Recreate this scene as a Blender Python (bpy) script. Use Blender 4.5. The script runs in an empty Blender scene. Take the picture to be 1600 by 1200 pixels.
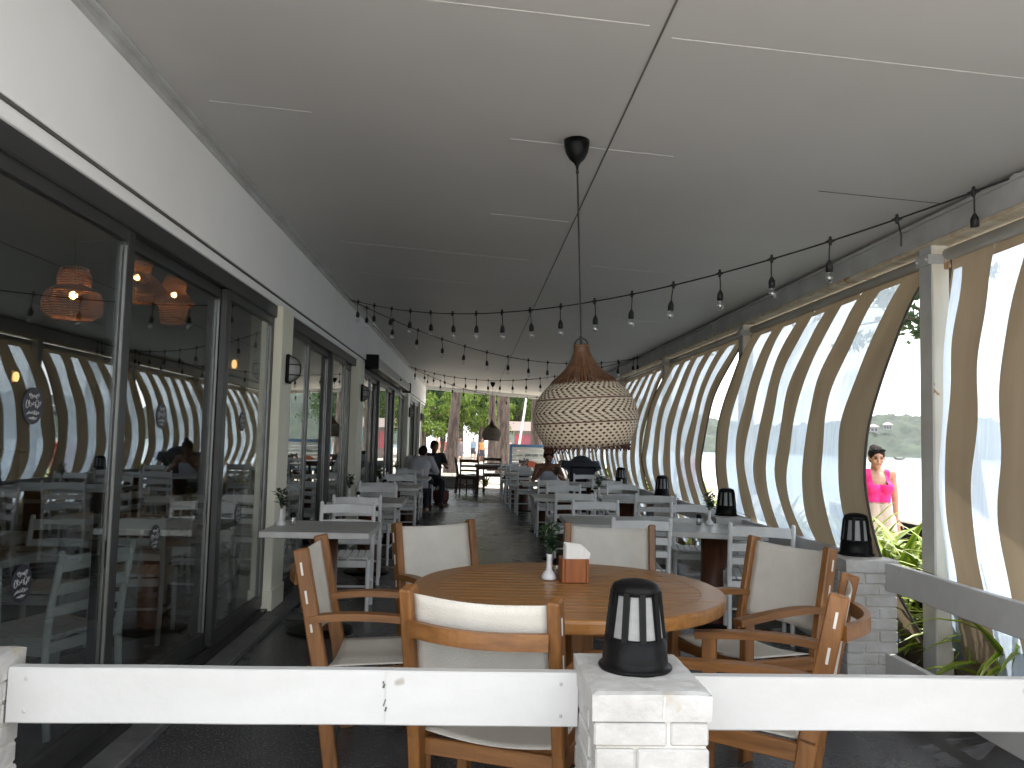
import bpy, bmesh, math, random
from mathutils import Vector, Matrix, Euler, noise as mnoise
random.seed(7)
PI = math.pi
R = math.radians
S = bpy.context.scene
COL = S.collection
ORD = ['nearest', 'second', 'third', 'fourth', 'fifth', 'sixth', 'seventh', 'eighth', 'ninth']

# ------------------------------------------------------------------ materials
MATS = {}
def nt(name):
    m = bpy.data.materials.new(name); m.use_nodes = True
    t = m.node_tree; b = t.nodes['Principled BSDF']
    return m, t, b
def N(t, kind, **kw):
    n = t.nodes.new(kind)
    for k, v in kw.items():
        if k in n.inputs: n.inputs[k].default_value = v
        else: setattr(n, k, v)
    return n
def L(t, a, b): t.links.new(a, b)
def mathn(t, op, a, b=None):
    n = t.nodes.new('ShaderNodeMath'); n.operation = op
    for i, v in enumerate((a, b)):
        if v is None: continue
        if isinstance(v, (int, float)): n.inputs[i].default_value = v
        else: t.links.new(v, n.inputs[i])
    return n.outputs[0]
def c4(c): return (c[0], c[1], c[2], 1)
def pmat(name, col, col2=None, rough=.5, scale=(6, 6, 6), var=.5, bump=0, bscale=40, metal=0, detail=4, lo=.35, hi=.65, spec=.5, spots=None, rvar=0, coord='Object'):
    """noise blend of two colours + bump"""
    if name in MATS: return MATS[name]
    m, t, b = nt(name)
    if col2 is None: col2 = tuple(x * .82 for x in col)
    tc = N(t, 'ShaderNodeTexCoord'); mp = N(t, 'ShaderNodeMapping'); L(t, tc.outputs[coord], mp.inputs[0])
    mp.inputs['Scale'].default_value = scale if isinstance(scale, tuple) else (scale,) * 3
    no = N(t, 'ShaderNodeTexNoise', Scale=1.0, Detail=detail, Roughness=.6); L(t, mp.outputs[0], no.inputs['Vector'])
    cr = N(t, 'ShaderNodeValToRGB'); L(t, no.outputs['Fac'], cr.inputs[0])
    cr.color_ramp.elements[0].position = lo; cr.color_ramp.elements[1].position = hi
    cr.color_ramp.elements[0].color = c4(col2); cr.color_ramp.elements[1].color = c4(col)
    out = cr.outputs[0]
    if spots:
        sc, thr, scol = spots
        n2 = N(t, 'ShaderNodeTexNoise', Scale=sc, Detail=3.0); L(t, tc.outputs[coord], n2.inputs['Vector'])
        r2 = N(t, 'ShaderNodeValToRGB'); L(t, n2.outputs['Fac'], r2.inputs[0])
        r2.color_ramp.elements[0].position = thr; r2.color_ramp.elements[1].position = thr + .04
        mx = N(t, 'ShaderNodeMix', data_type='RGBA'); L(t, r2.outputs[0], mx.inputs[0]); L(t, out, mx.inputs[6]); mx.inputs[7].default_value = c4(scol)
        out = mx.outputs[2]
    L(t, out, b.inputs['Base Color'])
    b.inputs['Roughness'].default_value = rough; b.inputs['Metallic'].default_value = metal
    b.inputs['Specular IOR Level'].default_value = spec
    if rvar:
        L(t, mathn(t, 'ADD', mathn(t, 'MULTIPLY', no.outputs['Fac'], rvar), rough - rvar / 2), b.inputs['Roughness'])
    if bump:
        n3 = N(t, 'ShaderNodeTexNoise', Scale=float(bscale), Detail=3.0); L(t, tc.outputs[coord], n3.inputs['Vector'])
        bp = N(t, 'ShaderNodeBump', Strength=bump, Distance=.01); L(t, n3.outputs['Fac'], bp.inputs['Height']); L(t, bp.outputs[0], b.inputs['Normal'])
    MATS[name] = m
    return m

white = pmat('white_paint', (.80, .80, .78), (.70, .70, .67), .45, (9, 9, 9), bump=.15, bscale=25, spots=(14, .74, (.45, .43, .38)))
board_white = pmat('board_paint', (.54, .54, .528), (.49, .49, .475), .4, (2, 6, 6), bump=.2, bscale=18, spots=(5.5, .745, (.25, .22, .18)))
brick_white = pmat('brick_paint', (.50, .495, .478), (.40, .385, .36), .55, (7, 7, 7), bump=.5, bscale=35, spots=(9, .70, (.42, .38, .30)))
mortar = pmat('mortar_paint', (.66, .64, .60), (.45, .42, .36), .7, (10, 10, 10), bump=.4, bscale=50)
wall_white = pmat('plaster_white', (.86, .86, .85), (.80, .80, .79), .6, (.7, .7, .7), bump=.08, bscale=15, spots=(3.1, .76, (.58, .57, .55)))
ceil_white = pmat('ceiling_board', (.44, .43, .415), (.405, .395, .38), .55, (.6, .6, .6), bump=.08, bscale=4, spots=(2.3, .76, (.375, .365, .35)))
seam_dark = pmat('seam_dark', (.10, .10, .09), rough=.8)
seam_light = pmat('seam_light', (.52, .52, .50), rough=.7)
cream = pmat('cream_paint', (.86, .84, .70), (.78, .76, .62), .5, (3, 3, 1), bump=.1)
steel = pmat('grey_steel', (.46, .47, .46), (.36, .36, .35), .5, (3, 3, 3), bump=.1, spots=(4, .70, (.34, .22, .12)))
post_paint = pmat('post_paint', (.66, .62, .52), (.56, .53, .45), .5, (8, 8, 2), bump=.15, spots=(9, .69, (.36, .19, .08)))
rust_beam = pmat('rusty_beam', (.60, .54, .42), (.44, .34, .22), .6, (2, 9, 9), bump=.2, spots=(6, .62, (.30, .15, .06)))
alu = pmat('dark_aluminium', (.034, .034, .033), (.026, .026, .025), .4, (5, 5, 5), spec=.5)
alu_edge = pmat('aluminium_edge', (.22, .22, .21), rough=.35, metal=.6)
black = pmat('black_plastic', (.007, .007, .0075), (.004, .004, .004), .36, (20, 20, 20), bump=.1, bscale=80, spec=.12)
rubber = pmat('black_cable', (.010, .010, .010), rough=.6)
diffuser = pmat('frosted_diffuser', (.25, .25, .245), (.20, .20, .195), .35, (4, 4, 30), bump=.2, bscale=60)
teak = {}
for ax, sc in (('x', (3, 34, 34)), ('y', (34, 3, 34)), ('z', (34, 34, 3))):
    teak[ax] = pmat('teak_' + ax, (.29, .127, .036), (.15, .060, .016), .43, sc, lo=.3, hi=.7, bump=.12, bscale=60, rvar=.15)
tabletop = pmat('teak_table', (.40, .185, .052), (.22, .092, .024), .31, (3, 40, 40), lo=.3, hi=.7, bump=.03, bscale=60, rvar=.12)
darkwood = pmat('dark_wood', (.085, .030, .015), (.045, .016, .008), .45, (25, 25, 3))
column_wood = pmat('column_wood', (.12, .042, .016), (.06, .02, .009), .4, (25, 25, 2))
sling = pmat('cream_sling', (.70, .67, .60), (.62, .59, .52), .8, (5, 5, 5), bump=.5, bscale=260)
cord_white = pmat('white_lacing', (.75, .72, .66), rough=.8)
chairgrey = pmat('chair_white', (.84, .85, .84), (.74, .75, .74), .45, (9, 9, 9), bump=.1, bscale=40)
tablegrey = pmat('table_grey', (.46, .46, .44), (.40, .40, .38), .38, (6, 6, 6), bump=.06, bscale=60)
tableedge = pmat('table_edge', (.60, .60, .57), rough=.5)
floor_m = pmat('dark_terrazzo', (.072, .072, .076), (.046, .046, .049), .27, (1.2, 1.2, 1.2), bump=.25, bscale=70, spots=(85, .61, (.16, .16, .165)), rvar=.10)
porcelain = pmat('white_porcelain', (.78, .78, .78), rough=.15)
napkin_m = pmat('napkin_paper', (.82, .80, .76), (.76, .74, .70), .9, (9, 9, 9))
boxwood = pmat('napkin_box_wood', (.34, .105, .020), (.25, .07, .014), .4, (30, 30, 4))
glassy = pmat('dark_leaf', (.030, .075, .022), (.012, .035, .012), .4, (9, 9, 9))
rattan = pmat('rattan_brown', (.125, .062, .026), (.06, .028, .012), .55, (40, 40, 5))
vinyl_tube = pmat('roller_tube', (.34, .34, .31), (.26, .25, .22), .4, (6, 2, 6))
sand = pmat('beach_sand', (.50, .45, .37), (.42, .37, .30), .95, (.5, .5, .5), bump=.6, bscale=6)
paving = pmat('pale_paving', (.55, .53, .50), (.47, .45, .42), .85, (1, 1, 1), bump=.3, bscale=20)
bark = pmat('pine_bark', (.115, .085, .068), (.045, .032, .026), .95, (7, 7, 1.6), bump=1, bscale=9, lo=.4, hi=.6)
skin_m = pmat('skin', (.48, .26, .18), (.44, .22, .15), .5, (9, 9, 9))
skin_d = pmat('skin_tanned', (.26, .12, .075), (.22, .10, .06), .5, (9, 9, 9))
hair_m = pmat('dark_hair', (.016, .010, .008), rough=.75, scale=(60, 60, 10), spec=.15, bump=.5, bscale=90)

def translucent_mat(name, col, col2, f, scale=(5, 5, 1)):
    m, t, b = nt(name)
    tc = N(t, 'ShaderNodeTexCoord'); mp = N(t, 'ShaderNodeMapping'); L(t, tc.outputs['Object'], mp.inputs[0]); mp.inputs['Scale'].default_value = scale
    no = N(t, 'ShaderNodeTexNoise', Scale=1.0, Detail=6.0); L(t, mp.outputs[0], no.inputs['Vector'])
    cr = N(t, 'ShaderNodeValToRGB'); L(t, no.outputs[0], cr.inputs[0])
    cr.color_ramp.elements[0].position = .3; cr.color_ramp.elements[1].position = .7
    cr.color_ramp.elements[0].color = c4(col2); cr.color_ramp.elements[1].color = c4(col)
    d = N(t, 'ShaderNodeBsdfDiffuse'); tr = N(t, 'ShaderNodeBsdfTranslucent'); mx = N(t, 'ShaderNodeMixShader')
    L(t, cr.outputs[0], d.inputs[0]); L(t, cr.outputs[0], tr.inputs[0]); mx.inputs[0].default_value = f
    L(t, d.outputs[0], mx.inputs[1]); L(t, tr.outputs[0], mx.inputs[2])
    n3 = N(t, 'ShaderNodeTexNoise', Scale=320.0); L(t, tc.outputs['Object'], n3.inputs['Vector'])
    bp = N(t, 'ShaderNodeBump', Strength=.3, Distance=.004); L(t, n3.outputs[0], bp.inputs['Height']); L(t, bp.outputs[0], d.inputs['Normal'])
    L(t, mx.outputs[0], t.nodes['Material Output'].inputs[0])
    return m
canvas = translucent_mat('beige_canvas', (.315, .25, .172), (.25, .195, .132), .24)

hem = pmat('hem_tape', (.07, .065, .055), (.05, .045, .04), .8)
def vinyl_mat():
    m, t, b = nt('clear_vinyl')
    t.nodes.remove(b)
    tc = N(t, 'ShaderNodeTexCoord'); mp = N(t, 'ShaderNodeMapping'); L(t, tc.outputs['Object'], mp.inputs[0]); mp.inputs['Scale'].default_value = (30, 30, 2.2)
    no = N(t, 'ShaderNodeTexNoise', Scale=1.0, Detail=6.0); L(t, mp.outputs[0], no.inputs['Vector'])
    n2 = N(t, 'ShaderNodeTexNoise', Scale=2.4, Detail=4.0); L(t, tc.outputs['Object'], n2.inputs['Vector'])
    trn = N(t, 'ShaderNodeBsdfTransparent'); trn.inputs[0].default_value = (.86, .92, 1.0, 1)
    tl = N(t, 'ShaderNodeBsdfTranslucent'); tl.inputs[0].default_value = (.46, .54, .66, 1)
    gl = N(t, 'ShaderNodeBsdfGlossy'); gl.inputs['Roughness'].default_value = .08
    f = mathn(t, 'ADD', mathn(t, 'MULTIPLY', no.outputs[0], .45), mathn(t, 'MULTIPLY', n2.outputs[0], .55))
    cr = N(t, 'ShaderNodeValToRGB'); L(t, f, cr.inputs[0]); cr.color_ramp.elements[0].position = .38; cr.color_ramp.elements[1].position = .66
    cr.color_ramp.elements[0].color = (.66,) * 3 + (1,); cr.color_ramp.elements[1].color = (.95,) * 3 + (1,)
    m1 = N(t, 'ShaderNodeMixShader'); L(t, cr.outputs[0], m1.inputs[0]); L(t, trn.outputs[0], m1.inputs[1]); L(t, tl.outputs[0], m1.inputs[2])
    bp = N(t, 'ShaderNodeBump', Strength=.35, Distance=.02); L(t, no.outputs[0], bp.inputs['Height']); L(t, bp.outputs[0], gl.inputs['Normal'])
    fr = N(t, 'ShaderNodeLayerWeight', Blend=.5); fo = mathn(t, 'ADD', mathn(t, 'MULTIPLY', mathn(t, 'POWER', fr.outputs['Facing'], 5.0), .8), .03)
    m2 = N(t, 'ShaderNodeMixShader'); L(t, fo, m2.inputs[0]); L(t, m1.outputs[0], m2.inputs[1]); L(t, gl.outputs[0], m2.inputs[2])
    L(t, m2.outputs[0], t.nodes['Material Output'].inputs[0])
    return m
vinyl = vinyl_mat()
def schlick(t, r0):
    lw = N(t, 'ShaderNodeLayerWeight', Blend=.5)
    return mathn(t, 'ADD', mathn(t, 'MULTIPLY', mathn(t, 'POWER', lw.outputs['Facing'], 5.0), 1 - r0), r0)
def glass_mat(name, tint, r0):
    m, t, b = nt(name); t.nodes.remove(b)
    trn = N(t, 'ShaderNodeBsdfTransparent'); trn.inputs[0].default_value = c4(tint)
    gl = N(t, 'ShaderNodeBsdfGlossy'); gl.inputs['Roughness'].default_value = 0.0; gl.inputs[0].default_value = (.95, .97, .97, 1)
    mx = N(t, 'ShaderNodeMixShader'); L(t, schlick(t, r0), mx.inputs[0]); L(t, trn.outputs[0], mx.inputs[1]); L(t, gl.outputs[0], mx.inputs[2])
    L(t, mx.outputs[0], t.nodes['Material Output'].inputs[0])
    return m
pane_glass = glass_mat('window_glass', (.76, .79, .78), .18)
bulb_glass = glass_mat('bulb_glass', (.93, .93, .93), .16)
def emis(name, col, s):
    m, t, b = nt(name); b.inputs['Base Color'].default_value = c4(col)
    b.inputs['Emission Color'].default_value = c4(col); b.inputs['Emission Strength'].default_value = s
    return m
glow = emis('lit_bulb', (1.0, .48, .15), 55)

def weave_mat():
    """herringbone / lattice weave from the lathe's UV (u around, v along the height)"""
    m, t, b = nt('woven_shade')
    tc = N(t, 'ShaderNodeTexCoord'); sp = N(t, 'ShaderNodeSeparateXYZ'); L(t, tc.outputs['UV'], sp.inputs[0])
    u, v = sp.outputs[0], sp.outputs[1]
    def band(per, nu, off):
        tri = mathn(t, 'PINGPONG', mathn(t, 'ADD', mathn(t, 'MULTIPLY', v, per), off), 1.0)
        s = mathn(t, 'ADD', mathn(t, 'MULTIPLY', u, nu), mathn(t, 'MULTIPLY', tri, 2.0))
        st = mathn(t, 'LESS_THAN', mathn(t, 'FRACT', s), .56)
        w = mathn(t, 'LESS_THAN', mathn(t, 'FRACT', mathn(t, 'ADD', mathn(t, 'MULTIPLY', v, 26.0), mathn(t, 'MULTIPLY', u, nu / 2))), .80)
        dash = mathn(t, 'MULTIPLY', mathn(t, 'LESS_THAN', mathn(t, 'FRACT', mathn(t, 'MULTIPLY', tri, 5.0)), .38), .75)
        return mathn(t, 'MULTIPLY', mathn(t, 'MAXIMUM', st, dash), mathn(t, 'ADD', mathn(t, 'MULTIPLY', w, .45), .55))
    herr = band(5.67, 42.0, -.06)
    row = mathn(t, 'MULTIPLY', v, 22.0)
    odd = mathn(t, 'MULTIPLY', mathn(t, 'FLOOR', mathn(t, 'MODULO', row, 2.0)), .5)
    fx = mathn(t, 'ABSOLUTE', mathn(t, 'SUBTRACT', mathn(t, 'FRACT', mathn(t, 'ADD', mathn(t, 'MULTIPLY', u, 44.0), odd)), .5))
    fy = mathn(t, 'ABSOLUTE', mathn(t, 'SUBTRACT', mathn(t, 'FRACT', row), .5))
    hole = mathn(t, 'GREATER_THAN', mathn(t, 'ADD', fx, mathn(t, 'MULTIPLY', fy, .7)), .30)
    low = mathn(t, 'LESS_THAN', v, .36)
    pat = mathn(t, 'ADD', mathn(t, 'MULTIPLY', hole, low), mathn(t, 'MULTIPLY', herr, mathn(t, 'SUBTRACT', 1.0, low)))
    mx = N(t, 'ShaderNodeMix', data_type='RGBA'); L(t, pat, mx.inputs[0])
    mx.inputs[6].default_value = (.03, .017, .010, 1); mx.inputs[7].default_value = (.43, .365, .27, 1)
    L(t, mx.outputs[2], b.inputs['Base Color']); b.inputs['Roughness'].default_value = .75
    bp = N(t, 'ShaderNodeBump', Strength=.8, Distance=.006); L(t, pat, bp.inputs['Height']); L(t, bp.outputs[0], b.inputs['Normal'])
    return m
weave = weave_mat()

# ------------------------------------------------------------------ mesh helpers
def frame_from(p, q):
    z = (q - p).normalized()
    a = Vector((0, 0, 1)) if abs(z.z) < .95 else Vector((0, 1, 0))
    x = a.cross(z).normalized(); y = z.cross(x)
    return x, y, z
class MB:
    def __init__(s): s.v = []; s.f = []; s.mi = []; s.sm = []; s.uv = None
    def add(s, vs, fs, mi=0, smooth=False, M=None):
        o = len(s.v)
        for p in vs:
            p = Vector(p)
            s.v.append(tuple(M @ p) if M else tuple(p))
        for f in fs: s.f.append(tuple(i + o for i in f)); s.mi.append(mi); s.sm.append(smooth)
    def box(s, c, d, rot=None, bev=0.0, mi=0, M=None):
        bm = bmesh.new(); bmesh.ops.create_cube(bm, size=1)
        bmesh.ops.scale(bm, vec=d, verts=bm.verts)
        if bev: bmesh.ops.bevel(bm, geom=bm.edges[:], offset=bev, segments=1, affect='EDGES', profile=.5)
        T = Matrix.Translation(c)
        if rot is not None: T = T @ Euler(rot).to_matrix().to_4x4()
        if M: T = M @ T
        bm.verts.index_update()
        s.add([v.co for v in bm.verts], [[v.index for v in f.verts] for f in bm.faces], mi, False, T)
        bm.free(); return s
    def beam(s, p, q, w, h, mi=0, up=None, bev=0):
        """box bar from p to q, width w (sideways), height h"""
        p, q = Vector(p), Vector(q); z = (q - p); ln = z.length; z.normalize()
        u = Vector(up) if up else (Vector((0, 0, 1)) if abs(z.z) < .9 else Vector((0, 1, 0)))
        x = u.cross(z).normalized(); y = z.cross(x)
        M = Matrix((x, y, z)).transposed().to_4x4(); M.translation = (p + q) / 2
        s.box((0, 0, 0), (w, h, ln), None, bev, mi, M); return s
    def ribbon(s, pts, w, h, up=(0, 0, 1), mi=0):
        """rectangular section swept along pts"""
        pts = [Vector(p) for p in pts]; n = len(pts); vs = []; fs = []
        for i, p in enumerate(pts):
            d = (pts[min(i + 1, n - 1)] - pts[max(i - 1, 0)]).normalized()
            x = Vector(up).cross(d).normalized(); y = d.cross(x)
            for a, b in ((-1, -1), (1, -1), (1, 1), (-1, 1)): vs.append(p + x * (w / 2 * a) + y * (h / 2 * b))
        for i in range(n - 1):
            for k in range(4): a = i * 4 + k; b = i * 4 + (k + 1) % 4; fs.append((a, b, b + 4, a + 4))
        fs.append((3, 2, 1, 0)); fs.append(tuple((n - 1) * 4 + k for k in range(4)))
        s.add(vs, fs, mi); return s
    def tube(s, pts, r, n=8, mi=0, cap=True):
        pts = [Vector(p) for p in pts]; rr = r if isinstance(r, (list, tuple)) else [r] * len(pts)
        vs = []; fs = []; px = None
        for i, p in enumerate(pts):
            d = (pts[min(i + 1, len(pts) - 1)] - pts[max(i - 1, 0)])
            if d.length < 1e-9: d = Vector((0, 0, 1))
            d.normalize()
            if px is None:
                a = Vector((0, 0, 1)) if abs(d.z) < .95 else Vector((0, 1, 0)); x = a.cross(d).normalized()
            else: x = (px - d * px.dot(d)).normalized()
            px = x; y = d.cross(x)
            for k in range(n): a = 2 * PI * k / n; vs.append(p + x * (rr[i] * math.cos(a)) + y * (rr[i] * math.sin(a)))
        for i in range(len(pts) - 1):
            for k in range(n): a = i * n + k; b = i * n + (k + 1) % n; fs.append((a, b, b + n, a + n))
        s.add(vs, fs, mi, True)
        if cap: s.add(vs[:n], [tuple(range(n))[::-1]], mi); s.add(vs[-n:], [tuple(range(n))], mi)
        return s
    def lathe(s, prof, n=24, c=(0, 0, 0), mi=0, smooth=True, uv=False, a0=0):
        vs = []; fs = []; m = len(prof)
        nn = n + 1 if uv else n
        for i in range(nn):
            a = 2 * PI * i / n + a0
            for r, z in prof: vs.append((c[0] + r * math.cos(a), c[1] + r * math.sin(a), c[2] + z))
        for i in range(n):
            j = (i + 1) % nn
            for k in range(m - 1): fs.append((i * m + k, j * m + k, j * m + k + 1, i * m + k + 1))
        o = len(s.v)
        s.add(vs, fs, mi, smooth)
        if uv:
            s.uv = s.uv or {}
            z0 = min(p[1] for p in prof); z1 = max(p[1] for p in prof)
            for i in range(nn):
                for k in range(m): s.uv[o + i * m + k] = (i / n, (prof[k][1] - z0) / (z1 - z0))
        return s
    def ball(s, c, r, n=12, mi=0, sc=(1, 1, 1)):
        prof = [(max(1e-4, math.sin(PI * k / n)) * r, -math.cos(PI * k / n) * r) for k in range(n + 1)]
        t = MB().lathe(prof, n * 2)
        s.add([(c[0] + p[0] * sc[0], c[1] + p[1] * sc[1], c[2] + p[2] * sc[2]) for p in t.v], t.f, mi, True); return s
    def grid(s, fn, nu, nv, mi=0, smooth=True, us=None):
        vs = [fn((us[i] if us else i / nu), j / nv) for i in range(nu + 1) for j in range(nv + 1)]
        fs = [(i * (nv + 1) + j, (i + 1) * (nv + 1) + j, (i + 1) * (nv + 1) + j + 1, i * (nv + 1) + j + 1) for i in range(nu) for j in range(nv)]
        s.add(vs, fs, mi, smooth); return s
    def obj(s, name, mat, parent=None, thick=0):
        me = bpy.data.meshes.new(name); me.from_pydata(s.v, [], s.f)
        for m in (mat if isinstance(mat, (list, tuple)) else [mat]): me.materials.append(m)
        me.polygons.foreach_set('material_index', s.mi); me.polygons.foreach_set('use_smooth', s.sm)
        if s.uv:
            l = me.uv_layers.new(name='UVMap')
            for lp in me.loops: l.data[lp.index].uv = s.uv.get(lp.vertex_index, (0, 0))
        me.update()
        o = bpy.data.objects.new(name, me); COL.objects.link(o)
        if thick:
            md = o.modifiers.new('thickness', 'SOLIDIFY'); md.thickness = thick; md.offset = 0
        if parent: o.parent = parent
        return o
def tag(o, label, cat, group=None, kind=None):
    if label: o['label'] = label
    if cat: o['category'] = cat
    if group: o['group'] = group
    if kind: o['kind'] = kind
    return o
def thing(name, label, cat, loc=(0, 0, 0), rz=0, group=None):
    o = bpy.data.objects.new(name, None); COL.objects.link(o)
    o.location = loc; o.rotation_euler = (0, 0, rz); o.empty_display_size = .1
    return tag(o, label, cat, group)
def dup(root, loc, rz, label=None, group=None, cat=None, scale=None):
    def cp(o, par):
        c = o.copy(); COL.objects.link(c)
        if par: c.parent = par
        for ch in CH.get(o.name, ()): cp(ch, c)
        return c
    CH = {}
    for o in COL.objects:
        if o.parent: CH.setdefault(o.parent.name, []).append(o)
    r = cp(root, None); r.location = loc; r.rotation_euler = (root.rotation_euler[0], root.rotation_euler[1], rz)
    if scale: r.scale = (scale,) * 3
    if label: r['label'] = label
    if group: r['group'] = group
    if cat: r['category'] = cat
    return r
class Kind:
    """first use places the prototype itself, later uses copy it"""
    def __init__(s, root): s.root = root; s.used = False
    def put(s, loc, rz, label, group=None, scale=None):
        if not s.used:
            s.used = True; r = s.root; r.location = loc; r.rotation_euler[2] = rz; r['label'] = label
            if group: r['group'] = group
            if scale: r.scale = (scale,) * 3
            return r
        return dup(s.root, loc, rz, label, group, scale=scale)
def struct(o): o['kind'] = 'structure'; return o

# ------------------------------------------------------------------ setting: floor, ground, water, hills
fl = MB(); fl.box((.675, 12.35, -.1), (4.55, 21.7, .2)); struct(fl.obj('veranda_floor', floor_m))
fi = MB(); fi.box((-4.15, 13.55, -.105), (5.1, 24.1, .2)); struct(fi.obj('interior_floor', floor_m))
def ground_z(x, y):
    z = -.22
    if x > 9: z = -.22 - min(1, (x - 9) / 14) ** 1.2 * 2.8
    return z + .03 * mnoise.noise((x * .3, y * .3, 0)) - (.06 if x > 3 else 0)
def gfn(u, v):
    x = -60 + 100 * u; y = -30 + 150 * v
    return (x, y, ground_z(x, y))
g = MB(); g.grid(gfn, 100, 75); struct(g.obj('beach_ground', sand))
pv = MB(); pv.box((-2, -8, -.15), (30, 18.7, .2)); struct(pv.obj('entrance_paving', paving))
m, t, b = nt('sea_water'); b.inputs['Base Color'].default_value = (.32, .42, .44, 1); b.inputs['Roughness'].default_value = .12
no = N(t, 'ShaderNodeTexNoise', Scale=1.4, Detail=4.0); tc = N(t, 'ShaderNodeTexCoord'); L(t, tc.outputs['Object'], no.inputs['Vector'])
bp = N(t, 'ShaderNodeBump', Strength=.6, Distance=.2); L(t, no.outputs[0], bp.inputs['Height']); L(t, bp.outputs[0], b.inputs['Normal'])
w = MB(); w.add([(8, -130, -2.5), (1250, -130, -2.5), (1250, 800, -2.5), (-40, 800, -2.5), (-40, 122, -2.5), (8, 122, -2.5)], [(0, 1, 2, 3, 4, 5)]); struct(w.obj('sea_water', m))
forest = pmat('forest_hill', (.029, .048, .023), (.009, .017, .009), .9, (.12, .12, .12), lo=.38, hi=.62, bump=1, bscale=.5)
def hill(u, v):
    a = R(2 + 62 * u); d = 400 + 170 * v
    h = (16 + 9 * math.sin(u * 7 + 1) + 7 * math.sin(u * 17) + 12 * u) * math.sin(min(1, v * 1.6) * PI / 2)
    x, y = d * math.sin(a), d * math.cos(a)
    h += 5.0 * mnoise.noise((x * .05, y * .05, 1)) * min(1, v * 4) + 3.4 * mnoise.noise((x * .26, y * .26, 3)) * min(1, v * 6)
    return (x, y, -2.9 + max(0, h + 2 * v))
hl = MB(); hl.grid(hill, 260, 40); struct(hl.obj('wooded_headland', forest))
villa_wall = pmat('villa_wall', (.24, .23, .21)); villa_roof = pmat('villa_roof', (.30, .24, .20))
for i, (az, d, z, wd) in enumerate(((27.0, 436, 13.2, 5.5), (27.9, 442, 14.6, 4))):
    x, y = d * math.sin(R(az)), d * math.cos(R(az))
    v = thing('hillside_villa', ['wider pale villa, lower of two on the wooded hill across the water', 'smaller pale villa, higher of two on the wooded hill across the water'][i], 'villa', (x, y, z - 4), R(-az), 'villas on the wooded headland')
    k = MB(); k.box((0, 0, 1.3), (wd, 5, 2.6)); k.obj('wall', villa_wall, v)
    k = MB(); k.add([(-wd / 2 - .6, -3.0, 2.6), (wd / 2 + .6, -3.0, 2.6), (wd / 2 + .6, 3.0, 2.6), (-wd / 2 - .6, 3.0, 2.6), (-wd / 2 + 1.5, 0, 3.9), (wd / 2 - 1.5, 0, 3.9)], [(0, 1, 5, 4), (1, 2, 5), (2, 3, 4, 5), (3, 0, 4), (3, 2, 1, 0)]); k.obj('roof', villa_roof, v)
    for q in (-.3, 0, .3):
        k = MB(); k.box((q * wd, -2.52, 1.3), (wd * .2, .1, 1.3)); k.obj('window', alu, v)

# ------------------------------------------------------------------ restaurant front
bld = thing('restaurant_building', 'white restaurant front with dark framed sliding glass doors along the veranda', 'building', (-1.6, 13.5, 0))
BX, BY = 1.6, -13.5      # parts are given in world coordinates, shifted to the root
def bpart(mb, name, mat, parent=None, thick=0):
    o = mb.obj(name, mat, parent or bld, thick)
    if parent is None: o.location = (BX, BY, 0)
    return o
Y0, Y1 = 1.3, 25.8
k = MB(); k.box((-1.68, (Y0 + Y1) / 2, 2.80), (.26, Y1 - Y0, .60), bev=.004); bpart(k, 'fascia', wall_white)
k = MB(); k.box((-1.70, (Y0 + Y1) / 2, 2.462), (.26, Y1 - Y0 - .02, .056), bev=.004); bpart(k, 'lintel', wall_white)
k = MB(); k.box((-1.585, (Y0 + Y1) / 2, 2.496), (.05, Y1 - Y0 - .04, .012)); bpart(k, 'shadow_gap', seam_dark)
k = MB(); k.box((-1.54, (Y0 + Y1) / 2, 3.045), (.03, Y1 - Y0, .05), bev=.006); k.box((-1.515, (Y0 + Y1) / 2, 3.062), (.05, Y1 - Y0, .018), bev=.004); bpart(k, 'cornice', steel)
k = MB(); k.box((-1.66, (Y0 + Y1) / 2, 2.39), (.15, Y1 - Y0 - .03, .086)); k.box((-1.595, (Y0 + Y1) / 2, 2.355), (.012, Y1 - Y0 - .05, .03)); bpart(k, 'door_header', alu)
k = MB(); k.box((-1.66, (Y0 + Y1) / 2, .03), (.20, Y1 - Y0 - .03, .06))
for xx in (-1.615, -1.645, -1.69): k.box((xx, (Y0 + Y1) / 2, .066), (.008, Y1 - Y0 - .05, .014))
bpart(k, 'door_track', alu)
k = MB(); k.box((-1.49, (Y0 + Y1) / 2, .02), (.14, Y1 - Y0, .045), bev=.006); bpart(k, 'sill', pmat('sill_stone', (.13, .13, .13), (.08, .08, .08), .5, (12, 12, 12)))
PIL = [(6.42, 6.80), (10.75, 11.25), (18.9, 19.5), (23.2, 23.65)]
for a, b_ in PIL:
    k = MB(); k.box((-1.665, (a + b_) / 2, 1.23), (.25, b_ - a, 2.42), bev=.006); k.box((-1.665, (a + b_) / 2, .1), (.27, b_ - a + .02, .2), bev=.004); bpart(k, 'pilaster', cream)
sticker_ink = pmat('sticker_ink', (.36, .36, .36)); sticker_bg = pmat('sticker_disc', (.020, .022, .030), rough=.4)
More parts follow.
